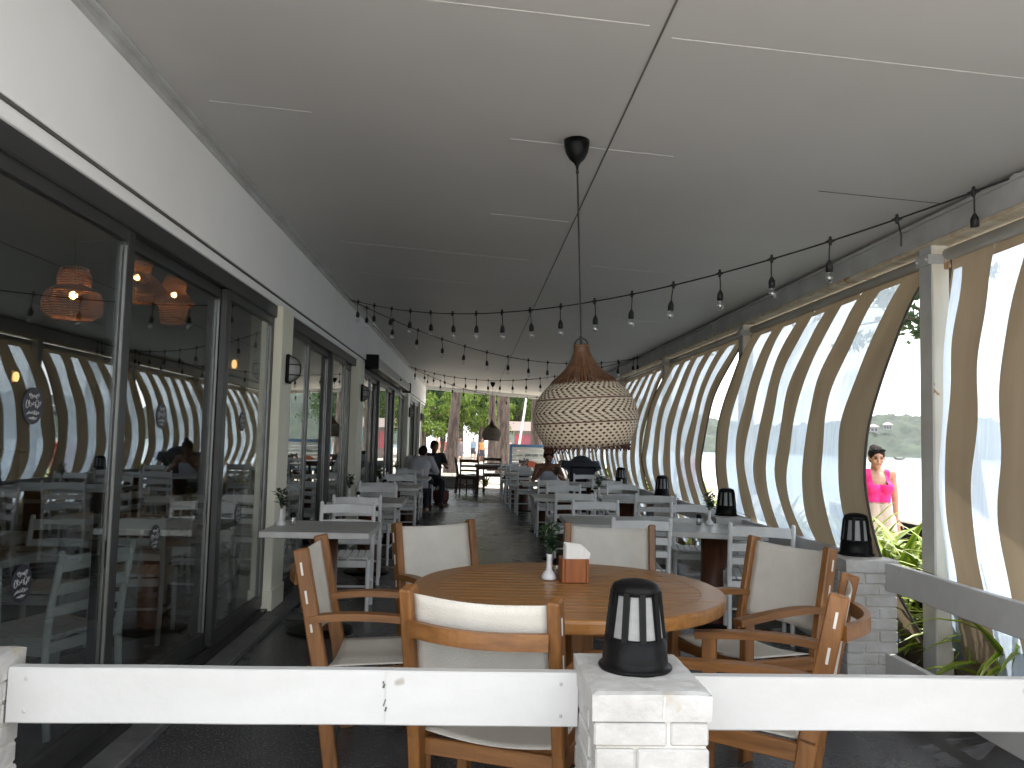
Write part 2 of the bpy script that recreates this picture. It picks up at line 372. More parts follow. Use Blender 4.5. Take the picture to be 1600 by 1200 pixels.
def sticker_mb(seed):
    rnd = random.Random(seed); k = MB(); rr = .068; n = 28
    ring = [(0, rr * math.cos(2 * PI * i / n), rr * math.sin(2 * PI * i / n)) for i in range(n)]
    k.add(ring + [(.002, p[1], p[2]) for p in ring], [tuple(range(n))[::-1], tuple(range(n, 2 * n))] + [(i, (i + 1) % n, n + (i + 1) % n, n + i) for i in range(n)])
    for row, (zz, hw, hh) in enumerate(((.036, .030, .011), (.006, .048, .017), (-.026, .040, .010), (-.046, .022, .006))):
        pts = []; m_ = 34
        for i in range(m_ + 1):
            a = i / m_
            pts.append((.003, -hw + 2 * hw * a + .008 * math.cos(a * 40 + row), zz + hh * math.sin(a * 34 + row * 2) * (.6 + .4 * math.sin(a * 9 + row))))
        k.tube(pts, .0013, 4, 1)
    return k
STK = sticker_mb(3)
stk_me = None
def door(y0, y1, track=0, logos=True, panel=True):
    global stk_me
    x = -1.625 - .045 * track; k = MB(); sw = .075
    zt, zb = 2.345, .075
    for yy in (y0 + sw / 2, y1 - sw / 2): k.box((x, yy, (zt + zb) / 2), (.042, sw, zt - zb), bev=.003)
    k.box((x, (y0 + y1) / 2, zt - .03), (.042, y1 - y0 - 2 * sw, .06)); k.box((x, (y0 + y1) / 2, zb + .045), (.042, y1 - y0 - 2 * sw, .09))
    for yy in (y0 + sw + .004, y1 - sw - .004): k.box((x + .014, yy, (zt + zb) / 2), (.012, .008, zt - zb - .16), mi=1)
    o = bpart(k, 'sliding_door', [alu, alu_edge])
    if panel:
        p = MB(); p.box((x, (y0 + y1) / 2, (zt + zb + .03) / 2), (.006, y1 - y0 - 2 * sw - .004, zt - zb - .155)); p.obj('pane', pane_glass, o)
    if logos:
        cy = y0 + (y1 - y0) * .42
        for zz in (1.50, .855):
            if stk_me is None:
                s_ = STK.obj('logo_sticker', [sticker_bg, sticker_ink], o); stk_me = s_.data
            else:
                s_ = bpy.data.objects.new('logo_sticker', stk_me); COL.objects.link(s_); s_.parent = o
            s_.location = (x + .0045, cy, zz)
    return o
for a, b_, tr in ((1.35, 2.55, 1), (2.48, 3.78, 0), (3.71, 5.27, 1), (5.2, 6.42, 0), (6.80, 7.85, 0), (7.8, 9.15, 1), (9.08, 10.02, 0), (9.2, 10.14, 2), (10.05, 10.75, 1),
                  (11.25, 12.5, 0), (12.45, 13.7, 1), (13.65, 15.0, 0), (14.95, 16.3, 1), (16.25, 17.6, 0), (17.55, 18.9, 1), (19.5, 20.7, 0), (20.65, 21.95, 1), (21.9, 23.2, 0), (23.65, 24.7, 0), (24.65, 25.7, 1)):
    door(a, b_, tr, logos=b_ < 7)
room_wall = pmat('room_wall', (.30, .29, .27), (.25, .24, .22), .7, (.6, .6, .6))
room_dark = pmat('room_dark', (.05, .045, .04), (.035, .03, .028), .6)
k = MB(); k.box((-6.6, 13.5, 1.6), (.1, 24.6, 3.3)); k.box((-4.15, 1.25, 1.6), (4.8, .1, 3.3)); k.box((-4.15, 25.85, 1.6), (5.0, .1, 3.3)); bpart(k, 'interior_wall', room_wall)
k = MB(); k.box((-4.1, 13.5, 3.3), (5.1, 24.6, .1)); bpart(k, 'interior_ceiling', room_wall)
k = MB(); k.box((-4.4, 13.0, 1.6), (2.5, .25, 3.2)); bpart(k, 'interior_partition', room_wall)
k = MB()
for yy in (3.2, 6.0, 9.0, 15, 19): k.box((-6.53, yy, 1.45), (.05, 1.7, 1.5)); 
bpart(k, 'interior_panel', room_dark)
k = MB(); k.box((-5.9, 7.5, .55), (.6, 5.5, 1.1), bev=.01); k.box((-5.9, 7.5, 1.12), (.7, 5.6, .05), bev=.01); bpart(k, 'bar_counter', room_dark)
# air curtain over the third doorway
ac = thing('air_curtain', 'long grey and black air curtain box above the open doorway', 'air curtain', (-1.55, 14.45, 2.42))
k = MB(); k.box((.08, 0, .06), (.16, 5.9, .17), bev=.02); k.obj('housing', pmat('unit_grey', (.42, .42, .40)), ac)
for sy in (-1, 1):
    k = MB(); k.box((.085, sy * 2.98, .055), (.19, .06, .21), bev=.01); k.obj('end_cap', black, ac)
k = MB()
for i in range(38): k.box((.10, -2.78 + i * .15, -.028), (.09, .11, .006))
k.obj('outlet_grille', black, ac)
k = MB(); k.ball((.165, .6, .06), .022, 8); k.obj('indicator', black, ac)

# ------------------------------------------------------------------ veranda roof
def cz(x): return 3.07 - .0628 * (x + 1.55)
roof = thing('veranda_roof', 'pale sloping ceiling over the whole veranda with thin panel seams', 'roof', (.6, 13.8, 2.9))
def rpart(mb, name, mat): o = mb.obj(name, mat, roof); o.location = (-.6, -13.8, -2.9); return o
RA, RB = 1.2, 25.8
k = MB(); xs = (-1.9, 3.25)
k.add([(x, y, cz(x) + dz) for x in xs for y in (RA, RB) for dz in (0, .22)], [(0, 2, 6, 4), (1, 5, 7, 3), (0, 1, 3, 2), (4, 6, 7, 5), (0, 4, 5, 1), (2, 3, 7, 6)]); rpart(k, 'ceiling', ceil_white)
k = MB(); k.box((.655, (RA + RB) / 2, cz(.655) - .001), (.007, RB - RA - .1, .006)); rpart(k, 'centre_seam', seam_dark)
k = MB(); rnd = random.Random(4)
SEAM = [(2.78, -.45, .60), (2.86, .70, 2.1), (3.93, -1.35, -.85), (4.02, .15, 1.0), (5.42, .08, .62)]
for j in range(15): SEAM.append((6.7 + 1.28 * j, -1.4 + rnd.random(), .5 - rnd.random() * .6)); SEAM.append((6.7 + 1.28 * j, .8 + rnd.random() * .4, 2.5 - rnd.random()))
for y, a, b_ in SEAM[:2]: k.beam((a, y, cz(a) - .0005), (b_, y + .012, cz(b_) - .0005), .006, .004)
rpart(k, 'cross_seam', seam_light)
k = MB()
for y, a, b_ in SEAM[2:]: k.beam((a, y, cz(a) - .0005), (b_, y + .012, cz(b_) - .0005), .005, .004)
rpart(k, 'faint_seam', pmat('seam_faint', (.475, .47, .455), rough=.7))
k = MB(); k.beam((1.9, 4.32, cz(1.9) - .0004), (2.6, 4.32, cz(2.6) - .0004), .006, .004); rpart(k, 'dark_joint', seam_dark)
k = MB(); k.box((2.72, (RA + RB) / 2, 2.715), (.12, RB - RA - .02, .145)); k.box((2.655, (RA + RB) / 2, 2.775), (.03, RB - RA - .03, .02)); rpart(k, 'edge_beam', steel)
k = MB(); k.box((2.73, (RA + RB) / 2, 2.625), (.16, RB - RA - .04, .028), bev=.004); rpart(k, 'beam_flange', rust_beam)
k = MB(); k.box((.68, RB + .03, cz(.68) - .03), (5.2, .05, .16), rot=(0, .0627, 0)); rpart(k, 'end_beam', wall_white)

# posts
POSTY = [1.27, 4.55, 7.82, 11.09, 14.36, 17.63, 20.9, 24.17]
pr_ = thing('veranda_post', '', 'post')
k = MB(); k.box((0, 0, 1.23), (.10, .13, 2.77), bev=.004); k.obj('shaft', post_paint, pr_)
k = MB(); k.box((-.054, 0, 1.23), (.007, .124, 2.76)); k.obj('side_plate', steel, pr_)
k = MB(); k.box((-.012, 0, 2.53), (.13, .136, .06), bev=.004)
for yy in (-.05, .05): k.ball((-.08, yy, 2.53), .010, 6)
k.obj('bracket', steel, pr_)
PK = Kind(pr_)
for i, y in enumerate(POSTY[1:]):
    PK.put((2.70, y, 0), 0, 'painted steel veranda post with rust spots, %s from the camera' % ORD[i] if i else 'nearest painted steel veranda post, cream with rust spots, beside the wide gap', 'steel posts along the beach side')

# ------------------------------------------------------------------ striped blinds
BULGE = [(-.1, -.14), (0, 0), (.1, .155), (.25, .325), (.371, .410), (.461, .448), (.55, .462), (.653, .412), (.762, .305), (.92, .11), (1.0, 0), (1.1, -.12)]
def sm_x(z):                      # wind bulge of the hanging cloth, smooth curve through the control points
    q = max(0.0, min(1.0, (2.585 - z) / 2.525))
    for n_ in range(1, len(BULGE) - 2):
        (qa, da), (qb, db), (qc, dc), (qd, dd) = BULGE[n_ - 1:n_ + 3]
        if q <= qc or n_ == len(BULGE) - 3:
            f = (q - qb) / (qc - qb); h = qc - qb
            m1 = (dc - da) / (qc - qa) * h; m2 = (dd - db) / (qd - qb) * h
            return 2.785 - ((2 * f ** 3 - 3 * f ** 2 + 1) * db + (f ** 3 - 2 * f ** 2 + f) * m1 + (3 * f ** 2 - 2 * f ** 3) * dc + (f ** 3 - f ** 2) * m2)
def blind(i, y0, y1, kb, label):
    W = y1 - y0; rb = thing('striped_blind', label, 'blind', (2.74, (y0 + y1) / 2, 2.55), 0, 'striped roll down blinds on the beach side')
    oy = -(y0 + y1) / 2
    def surf(u, v):
        z = 2.585 - v * 2.525
        kk = kb * (1 + .10 * math.sin(u * 3.1 + i) - .06 * math.cos(u * 6 + i * 2))
        if i == 0: kk = (.20 + .50 * min(1, (1 - u) / .45)) * (1 + .05 * math.sin(u * 9))
        x = 2.785 - (2.785 - sm_x(z)) * kk
        x += .006 * math.sin(u * 21 + 5 * v + i) * math.sin(PI * v) + .008 * math.sin(v * 19 + u * 7 + i * 3) * (v > .02)
        if v > .86: x += .010 * math.sin(u * 60 + v * 50 + i) + .008 * math.sin(v * 90 + u * 13)
        return (x - 2.74, y0 + u * W + oy, z - 2.55)
    nb = 11
    def ub(j, v): 
        base = (j + 1) // 2 * .0985 + j // 2 * .0818 + (.145 if i == 0 else 0)
        base = min(base, .990 + .001 * (j - 9)) if j >= 9 else base
        if j in (0, nb): return j / nb
        if base > .985: return base
        return base + (.0045 * math.sin(11 * v + j * 1.7 + i) + .0030 * math.sin(29 * v + j * 2.3)) * (1 if 0 < v < 1 else 0)
    fab = MB()
    for j in range(nb):
        fn = lambda u, v, j=j: surf(ub(j, v) + (ub(j + 1, v) - ub(j, v)) * u, v)
        if j % 2 == 0: fab.grid(fn, 5, 60)
        else:
            va, vb = .045, .945 + .012 * math.sin(j + i)
            fab.grid(lambda u, v: fn(u, v * va), 5, 3); fab.grid(lambda u, v: fn(u, vb + (1 - vb) * v), 5, 6)
            cl = MB(); cl.grid(lambda u, v: fn(u, va + (vb - va) * v), 5, 56); cl.obj('clear_strip', vinyl, rb)
    fab.obj('canvas', canvas, rb)
    for u in (0.0, 1.0):
        k = MB(); k.tube([surf(u, q / 50) for q in range(51)], .0075, 6); k.obj('edge_hem', hem, rb)
    k = MB(); k.tube([(.005, -W / 2 + .02, .01), (.005, W / 2 - .02, .01)], .036, 14); k.obj('roller_tube', vinyl_tube, rb)
    for sy in (-1, 1): k = MB(); k.box((0, sy * W / 2, .0), (.09, .012, .12)); k.box((-.01, sy * (W / 2 - .024), -.05), (.02, .036, .06)); k.obj('roller_bracket', rust_beam, rb)
    k = MB(); k.tube([(surf(u, 1)[0], surf(u, 1)[1], surf(u, 1)[2]) for u in [q / 8 for q in range(9)]], .014, 8); k.obj('bottom_bar', steel, rb)
    k = MB()
    for u in (.03, .97):
        p = surf(u, .985); k.tube([(p[0] - .01, p[1], p[2] + .1), (p[0] - .02, p[1] + .01, p[2]), (p[0] - .012, p[1], p[2] - .03)], .005, 5)
    k.obj('tie_cord', rubber, rb)
BL = ['nearest striped blind, cut off by the right edge of the picture', 'big bulging striped blind behind the woman in the pink top', 'third bulging striped blind, behind the second and third pier lamps',
      'fourth striped blind, just right of the big woven pendant lamp', 'fifth striped blind, partly hidden by the big woven pendant lamp', 'sixth striped blind, behind the dark covered barbecue', 'farthest striped blind near the open far end']
for i in range(7):
    blind(i, POSTY[i] + .075, POSTY[i + 1] - .035, [.50, .93, .96, .94, .98, .9, .95][i], BL[i])

# ------------------------------------------------------------------ brick piers, rails, pier lamps
def pier_root():
    r = thing('brick_pier', '', 'brick pier'); k = MB(); rnd = random.Random(11)
    k.box((0, 0, .355), (.282, .367, .71), mi=1)
    h = .0645
    for c in range(11):
        z = h * (c + .5) + .002; W, D = .30, .385
        j = lambda s_=.003: rnd.uniform(-s_, s_)
        sp = (.38 if c % 2 else .64) + j(.02)
        for sy in (-1, 1):
            x0 = -W / 2
            for a, b_ in ((0, sp), (sp, 1)):
                w_ = (b_ - a) * W - .007
                k.box((x0 + (a + b_) / 2 * W + j(), sy * (D / 2 - .045) + j(), z), (w_, .09 + j(.002), h - .007), rot=(0, j(.008), j(.008)), bev=.0045)
        for sx in (-1, 1):
            k.box((sx * (W / 2 - .03) + j(.002), j(.01), z), (.06, D - .19, h - .007), rot=(j(.01), 0, 0), bev=.0045)
    k.obj('brickwork', [brick_white, mortar], r)
    k = MB(); bm = bmesh.new(); bmesh.ops.create_grid(bm, x_segments=22, y_segments=26, size=.5)
    for v in bm.verts:
        x, y = v.co.x * .308, v.co.y * .392; e = max(abs(v.co.x), abs(v.co.y)) * 2
        v.co = (x + .004 * mnoise.noise((x * 14, y * 14, 2)), y + .004 * mnoise.noise((x * 14, y * 14, 5)), .786 + .003 * mnoise.noise((x * 22, y * 22, 0)) - (.007 if e > .98 else .0015 if e > .85 else 0))
    ex = bmesh.ops.extrude_face_region(bm, geom=bm.faces[:])
    for v in [q for q in ex['geom'] if isinstance(q, bmesh.types.BMVert)]: v.co.z = .713 + .002 * mnoise.noise((v.co.x * 30, v.co.y * 30, 9)); v.co.x *= .99; v.co.y *= .99
    bmesh.ops.recalc_face_normals(bm, faces=bm.faces[:]); bm.verts.index_update()
    k.add([v.co for v in bm.verts], [[v.index for v in f.verts] for f in bm.faces], 0, False); bm.free()
    k.obj('cap', brick_white, r)
    for sy in (-1, 1): k = MB(); k.box((-.03 * sy, sy * .1952, .748), (.0035, .003, .055), rot=(0, .06, 0)); k.obj('joint', mortar, r)
    return r
def lamp_root():
    r = thing('pier_lamp', '', 'lamp'); k = MB()
    k.lathe([(0, 0), (.101, 0), (.104, .006), (.102, .010), (.0925, .0115), (.0915, .03), (.0845, .088), (.074, .091)], 40); k.obj('base', black, r)
    k = MB(); k.lathe([(.0775, .088), (.062, .21)], 40); k.obj('diffuser', diffuser, r)
    k = MB()
    for i in range(10):
        a = 2 * PI * i / 10 + .1
        ca, sa = math.cos(a), math.sin(a)
        k.ribbon([(ca * .0805, sa * .0805, .082), (ca * .0660, sa * .0660, .214)], .012, .017, (-sa, ca, 0))
    k.obj('rib', black, r)
    k = MB(); k.lathe([(.060, .206), (.0695, .206), (.069, .222), (.064, .232), (.045, .241), (.02, .246), (0, .247)], 40); k.obj('cap', black, r)
    return r
PI_K, LA_K = Kind(pier_root()), Kind(lamp_root())
piers = [(.475, 2.26, 'white painted brick pier at the front, between the two front rails', 'black ribbed lamp on the front pier, largest of the pier lamps'),
         (-1.44, 2.26, 'white brick pier cut off by the left edge of the picture', None),
         (2.29, 4.70, 'white brick pier in shade behind the right wooden armchairs', 'glossy black ribbed lamp in front of the striped blind by the pink top woman'),
         (2.29, 7.14, 'white brick pier behind the nearest right hand grey table', 'black ribbed lamp on the pier behind the nearest right hand grey table'),
         (2.29, 9.58, 'fourth white brick pier along the beach side rail', 'fourth black ribbed lamp along the beach side, small'),
         (2.29, 12.25, 'fifth white brick pier along the beach side rail', 'smallest visible black ribbed lamp, beside the dark covered barbecue'),
         (2.29, 2.26, 'white brick corner pier outside the right end of the front rail', None),
         (2.29, 14.8, 'farthest white brick pier on the beach side', None)]
for x, y, lb, ll in piers:
    PI_K.put((x, y, 0), PI if int(y * 10) % 2 else 0, lb, 'white brick piers')
    if ll: LA_K.put((x, y + (.03 if y < 3 else 0), .7865), R(7 * (y % 3)), ll, 'black lamps on the brick piers')
def rail(a, b_, zc, label):
    a, b_ = Vector(a), Vector(b_); o = thing('fence_rail', label, 'rail', ((a.x + b_.x) / 2, (a.y + b_.y) / 2, zc), 0, 'white rails between the brick piers')
    d = b_ - a; k = MB(); n = 40; ln = d.length
    rz = math.atan2(d.y, d.x); ca, sa = math.cos(rz), math.sin(rz)
    # slightly uneven board with eased edges
    sec = [(-.020, -.073), (-.016, -.077), (.016, -.077), (.020, -.073), (.020, .073), (.016, .077), (-.016, .077), (-.020, .073)]
    vs = []; fs = []
    for i in range(n + 1):
        s_ = (i / n - .5) * ln; wob = .002 * mnoise.noise((s_ * 3, zc, a.x)); wy = .0025 * mnoise.noise((s_ * 2, a.y, 5))
        for p, q in sec: vs.append((s_ * ca - (p + wy) * sa, s_ * sa + (p + wy) * ca, q + wob))
    for i in range(n):
        for j in range(8): fs.append((i * 8 + j, i * 8 + (j + 1) % 8, i * 8 + 8 + (j + 1) % 8, i * 8 + 8 + j))
    fs.append(tuple(range(8))[::-1]); fs.append(tuple(n * 8 + j for j in range(8)))
    k.add(vs, fs); k.obj('board', board_white, o)
    for e in (-1, 1):
        for zz in (-.045, .045):
            s_ = e * (ln / 2 - .05); k = MB(); k.ball((s_ * ca + .021 * sa, s_ * sa - .021 * ca, zz), .005, 5); k.obj('screw', steel, o)
    return o
fr_ = rail((-1.285, 2.385), (.325, 2.385), .670, 'white board rail across the front left, with a chipped joint')
k = MB()
for (x, z, w_, h_) in ((.385, .035, .006, .012), (.388, -.012, .003, .02), (.392, -.03, .005, .012), (.383, .045, .004, .005)): k.box((x - .14, -.0207, z), (w_, .002, h_), rot=(0, .3, 0))
k.box((.25, -.0203, 0), (.0022, .001, .148), mi=1)
k.obj('paint_chip', [seam_dark, seam_light], fr_)
rail((.630, 2.385), (2.14, 2.385), .664, 'white board rail across the front right, right of the front pier')
ys = [2.26, 4.70, 7.14, 9.58, 12.25, 14.8]
for i in range(5):
    rail((2.385, ys[i] + .195), (2.385, ys[i + 1] - .195), .694, ['upper white rail running towards the camera from the shaded brick pier', 'upper white rail behind the nearest right hand grey table', 'upper white rail between the third and fourth beach side lamps', 'upper white rail between the fourth lamp and the smallest lamp', 'farthest upper white rail on the beach side'][i])
for i in range(3):
    rail((2.385, ys[i] + .195), (2.385, ys[i + 1] - .195), .19, ['lower white rail near the floor, right of the shaded brick pier', 'lower white rail near the floor behind the nearest right hand table', 'lower white rail near the floor between third and fourth lamps'][i])

# ------------------------------------------------------------------ festoon lights
sock = MB(); sock.tube([(0, 0, 0), (.004, 0, -.03), (.006, .002, -.075), (.006, .002, -.115)], .0042, 6)
sock.lathe([(0, -.112), (.008, -.112), (.012, -.122), (.019, -.135), (.021, -.15), (.021, -.182), (0, -.182)], 12, (.006, .002, 0))
bare = MB(); bare.tube([(0, 0, 0), (.010, 0, -.03), (.026, .004, -.09), (.024, .004, -.15)], .0045, 6)
sock_me = bare_me = bulb_me = None
bulb = MB(); bulb.lathe([(.013, -.18), (.014, -.188), (.021, -.20), (.025, -.215), (.022, -.232), (.012, -.243), (0, -.246)], 14, (.006, .002, 0))
fil = [(.006, .002, -.19), (.012, .002, -.212), (.004, .004, -.216), (.006, .002, -.19)]
def festoon(A, B, sag, n, label, off=0, drop=(), nobulb=()):
    global sock_me, bare_me, bulb_me
    A, B = Vector(A), Vector(B); o = thing('string_lights', label, 'string lights', A, 0, 'string lights zigzagging under the ceiling')
    P = lambda t_: (B - A) * t_ - Vector((0, 0, sag * 4 * t_ * (1 - t_)))
    k = MB(); k.tube([P(q / 60) for q in range(61)], .0052, 6)
    nodes = [P((q + .5 + off) / n) for q in range(n)]
    for q in nodes:
        k.lathe([(0, .016), (.012, .012), (.015, 0), (.010, -.016), (.006, -.026)], 8, q)
        k.tube([q - (B - A).normalized() * .03, q, q + (B - A).normalized() * .03], [.005, .012, .005], 6)
        k.lathe([(.006, .014), (.010, .02), (.006, .028), (.003, .02)], 6, q)
    k.obj('cable', rubber, o)
    k = MB(); k.ball((0, 0, 0), .018, 6); k.ball(B - A, .018, 6); k.obj('hook', steel, o)
    rnd = random.Random(label)
    for i, q in enumerate(nodes):
        if i in drop:
            if bare_me is None: s_ = bare.obj('bare_wire', rubber, o); bare_me = s_.data
            else: s_ = bpy.data.objects.new('bare_wire', bare_me); COL.objects.link(s_); s_.parent = o
            s_.location = q; continue
        if sock_me is None: s_ = sock.obj('socket', rubber, o); sock_me = s_.data
        else: s_ = bpy.data.objects.new('socket', sock_me); COL.objects.link(s_); s_.parent = o
        s_.location = q; s_.rotation_euler = (rnd.uniform(-.06, .06), rnd.uniform(-.07, .07), rnd.uniform(0, 6.28))
        if i in nobulb: continue
        if bulb_me is None: b2 = bulb.obj('bulb', [bulb_glass], s_); bulb_me = b2.data
        else: b2 = bpy.data.objects.new('bulb', bulb_me); COL.objects.link(b2); b2.parent = s_
H1, H2 = (-1.505, 9.55, 3.035), (-1.505, 18.4, 3.035)
festoon(H1, (2.66, 3.77, 2.785), .385, 18, 'nearest string of clear bulbs, sweeping up to the top right corner', 0, (16,), (17,))
festoon(H1, (2.655, 12.7, 2.785), .36, 14, 'second string of clear bulbs, passing behind the big woven pendant lamp', .1)
festoon(H2, (2.655, 12.5, 2.785), .36, 18, 'third string of clear bulbs, from the wall end back to the right beam', .2)
festoon(H2, (2.655, 22.3, 2.785), .40, 15, 'farthest string of clear bulbs, across the open end with trees behind')

# ------------------------------------------------------------------ pendants
def pendant(big=True):
    r = thing('pendant_lamp', '', 'pendant lamp')
    k = MB(); k.lathe([(0, 0), (.066, 0), (.064, -.03), (.056, -.065), (.038, -.098), (.016, -.118), (.008, -.135), (.004, -.16), (0, -.16)], 32); k.obj('canopy', black, r)
    k = MB(); k.tube([(0, 0, -.15), (0, 0, -1.06)], .0045, 8); k.ball((0, 0, -.165), .009, 6); k.obj('cord', rubber, r)
    k = MB(); k.tube([(.033 * math.cos(a), 0, -1.05 + .040 * math.sin(a)) for a in [PI * q / 12 for q in range(13)]], .0045, 6); k.tube([(0, 0, -1.0), (0, 0, -1.3)], .008, 8); k.obj('handle', rubber, r)
    k = MB(); pr = [(.038, -1.045), (.042, -1.08), (.054, -1.11), (.080, -1.153), (.122, -1.193), (.152, -1.215), (.176, -1.243)]; ns = 54
    for i in range(ns):
        a = 2 * PI * i / ns; ca, sa = math.cos(a), math.sin(a); vs = []; fs = []
        for q, (rr, z) in enumerate(pr):
            hw = min(rr * PI / ns * .93, .0062)
            vs += [(rr * ca - hw * sa, rr * sa + hw * ca, z), (rr * ca + hw * sa, rr * sa - hw * ca, z), ((rr - .005) * ca, (rr - .005) * sa, z - .003)]
        for q in range(len(pr) - 1):
            for j in range(3): u = q * 3 + j; v = q * 3 + (j + 1) % 3; fs.append((u, v, v + 3, u + 3))
        k.add(vs, fs, i % 3 == 0)
    k.lathe([(.032, -1.042), (.040, -1.042), (.041, -1.056), (.034, -1.056), (.032, -1.042)], 32)
    k.obj('neck', [rattan, column_wood], r)
    k = MB(); prof = [(.208, -1.547), (.223, -1.512), (.241, -1.478), (.254, -1.445), (.2590, -1.41), (.256, -1.375), (.246, -1.34), (.229, -1.306), (.205, -1.275), (.180, -1.249), (.165, -1.236)]
    k.lathe(prof, 72, uv=True); k.obj('shade', weave, r, thick=.006)
    k = MB()
    for rr, z in ((.2645, -1.335 + .02), (.2665, -1.43)):
        rr = [p for p in ((.238, -1.320), (.2585, -1.43)) if abs(p[1] - z) < .03][0][0]
        k.tube([(rr * math.cos(2 * PI * q / 48), rr * math.sin(2 * PI * q / 48), z) for q in range(49)], .0035, 6)
    k.obj('hoop', darkwood, r)
    k = MB(); n = 96
    pts = [((.207 + .005 * (q % 2)) * math.cos(2 * PI * q / n), (.203 + .006 * (q % 2)) * math.sin(2 * PI * q / n), -1.550 - .024 * (q % 2)) for q in range(n + 1)]
    k.tube(pts, .0045, 5); k.tube([(p[0] * 1.01, p[1] * 1.01, -1.553 + .01 * ((q + 1) % 2)) for q, p in enumerate(pts)], .004, 5); k.obj('rim', darkwood, r)
    return r
pn = pendant(); PNK = Kind(pn)
a = PNK.put((.485, 3.95, cz(.485)), 0, 'big woven pendant lamp with brown slatted neck hanging over the round table', 'woven pendant lamps')
b2 = PNK.put((.50, 21.6, cz(.5)), .4, 'small far woven pendant lamp hanging over the dark table at the open end', 'woven pendant lamps')
a.rotation_euler = (R(.8), R(-2.45), 0)
for ch in list(COL.objects):       # the shade hangs a little askew on its cord
    if ch.parent == a and ch.name.split('.')[0] in ('handle', 'neck', 'shade', 'hoop', 'rim'):
        ch.matrix_local = Matrix.Translation((0, 0, -1.03)) @ Matrix.Rotation(R(-1.8), 4, 'Y') @ Matrix.Translation((0, 0, 1.03))
# lit rattan lamps inside
def rattan_lamp(prof, label, loc, ceil=3.25):
    r = thing('rattan_lamp', label, 'pendant lamp', loc, 0, 'lit rattan lamps inside the glass')
    k = MB(); n = 30
    for i in range(n):
        a = 2 * PI * i / n; k.tube([(p[0] * math.cos(a), p[0] * math.sin(a), p[1]) for p in prof], .0035, 4)
    for (r1, z1), (r2, z2) in zip(prof, prof[1:]):
        m_ = max(2, int(math.hypot(r1 - r2, z1 - z2) / .016))
        for q in range(m_):
            rr = r1 + (r2 - r1) * q / m_; z = z1 + (z2 - z1) * q / m_
            k.tube([(rr * math.cos(2 * PI * s_ / 20), rr * math.sin(2 * PI * s_ / 20), z) for s_ in range(21)], .0045, 4)
    k.obj('shade', pmat('rattan_light', (.30, .15, .06), (.2, .09, .035), .6), r)
    k = MB(); k.tube([(0, 0, prof[0][1]), (0, 0, ceil - loc[2])], .004, 6); k.obj('cord', rubber, r)
    k = MB(); k.ball((0, 0, .02), .026, 8); k.obj('bulb', glow, r)
rattan_lamp([(.09, .21), (.11, .15), (.105, .08), (.17, .04), (.20, -.04), (.19, -.11), (.13, -.15)], 'lit squat rattan lamp behind the first glass door', (-2.85, 5.75, 2.34))
rattan_lamp([(.12, .14), (.10, .06), (.17, 0), (.24, -.08), (.14, -.12), (.12, -.2)], 'lit rattan lamp highest of three, beside the dark door frame', (-2.9, 6.9, 2.70))
rattan_lamp([(.08, .2), (.11, .12), (.10, .06), (.15, 0), (.20, -.05), (.13, -.1), (.11, -.26)], 'lit bell shaped rattan lamp with long lower drum, right of three', (-2.9, 7.75, 2.70))
def sconce(label, loc, ax):
    r = thing('wall_sconce', label, 'wall lamp', loc, ax, 'lit wall lamps inside the glass')
    k = MB(); k.box((0, .012, 0), (.09, .024, .18), bev=.004); k.box((0, .06, -.09), (.10, .10, .012)); k.obj('backplate', rust_beam, r)
    k = MB(); k.lathe([(.001, -.07), (.022, -.068), (.036, -.04), (.040, .01), (.028, .055), (.001, .07)], 16, (0, .06, 0)); k.obj('lit_shade', emis('sconce_glow_' + label[:9], (1.0, .58, .22), 1.3), r)
sconce('lit wall lamp on the grey room wall at far left', (-6.5, 11.55, 2.13), R(-90))
sconce('lit wall lamp on the grey partition inside, seen through the third door', (-3.80, 12.86, 2.50), R(180))
# bulkhead lights on the pilasters
def bulk_root():
    r = thing('bulkhead_light', '', 'wall light')
    k = MB(); k.box((.016, 0, 0), (.032, .13, .24), bev=.012); k.obj('housing', black, r)
    k = MB()
    k.grid(lambda u, v: (.03 + .075 * math.sqrt(max(0, 1 - (2 * u - 1) ** 2)) * (1 - abs(2 * v - 1) ** 4), (u - .5) * .11, (v - .5) * .205), 10, 10); k.obj('lens', diffuser, r)
    k = MB()
    for z in (-.05, .035): k.tube([(.03 + .082 * math.sin(PI * q / 10), -.058 * math.cos(PI * q / 10), z) for q in range(11)], .005, 5)
    k.tube([(.03 + .082 * math.sin(PI * q / 10), 0, -.10 * math.cos(PI * q / 10)) for q in range(11)], .005, 5)
    k.obj('guard', black, r); return r
BK = Kind(bulk_root())
for i, (y, z) in enumerate(((6.63, 1.95), (11.0, 2.0), (19.2, 2.0), (23.42, 2.0))):
    BK.put((-1.539, y, z), 0, 'black caged wall light on the %s cream pillar from the camera' % ('nearest', 'second', 'third', 'farthest')[i], 'caged wall lights on the pillars')

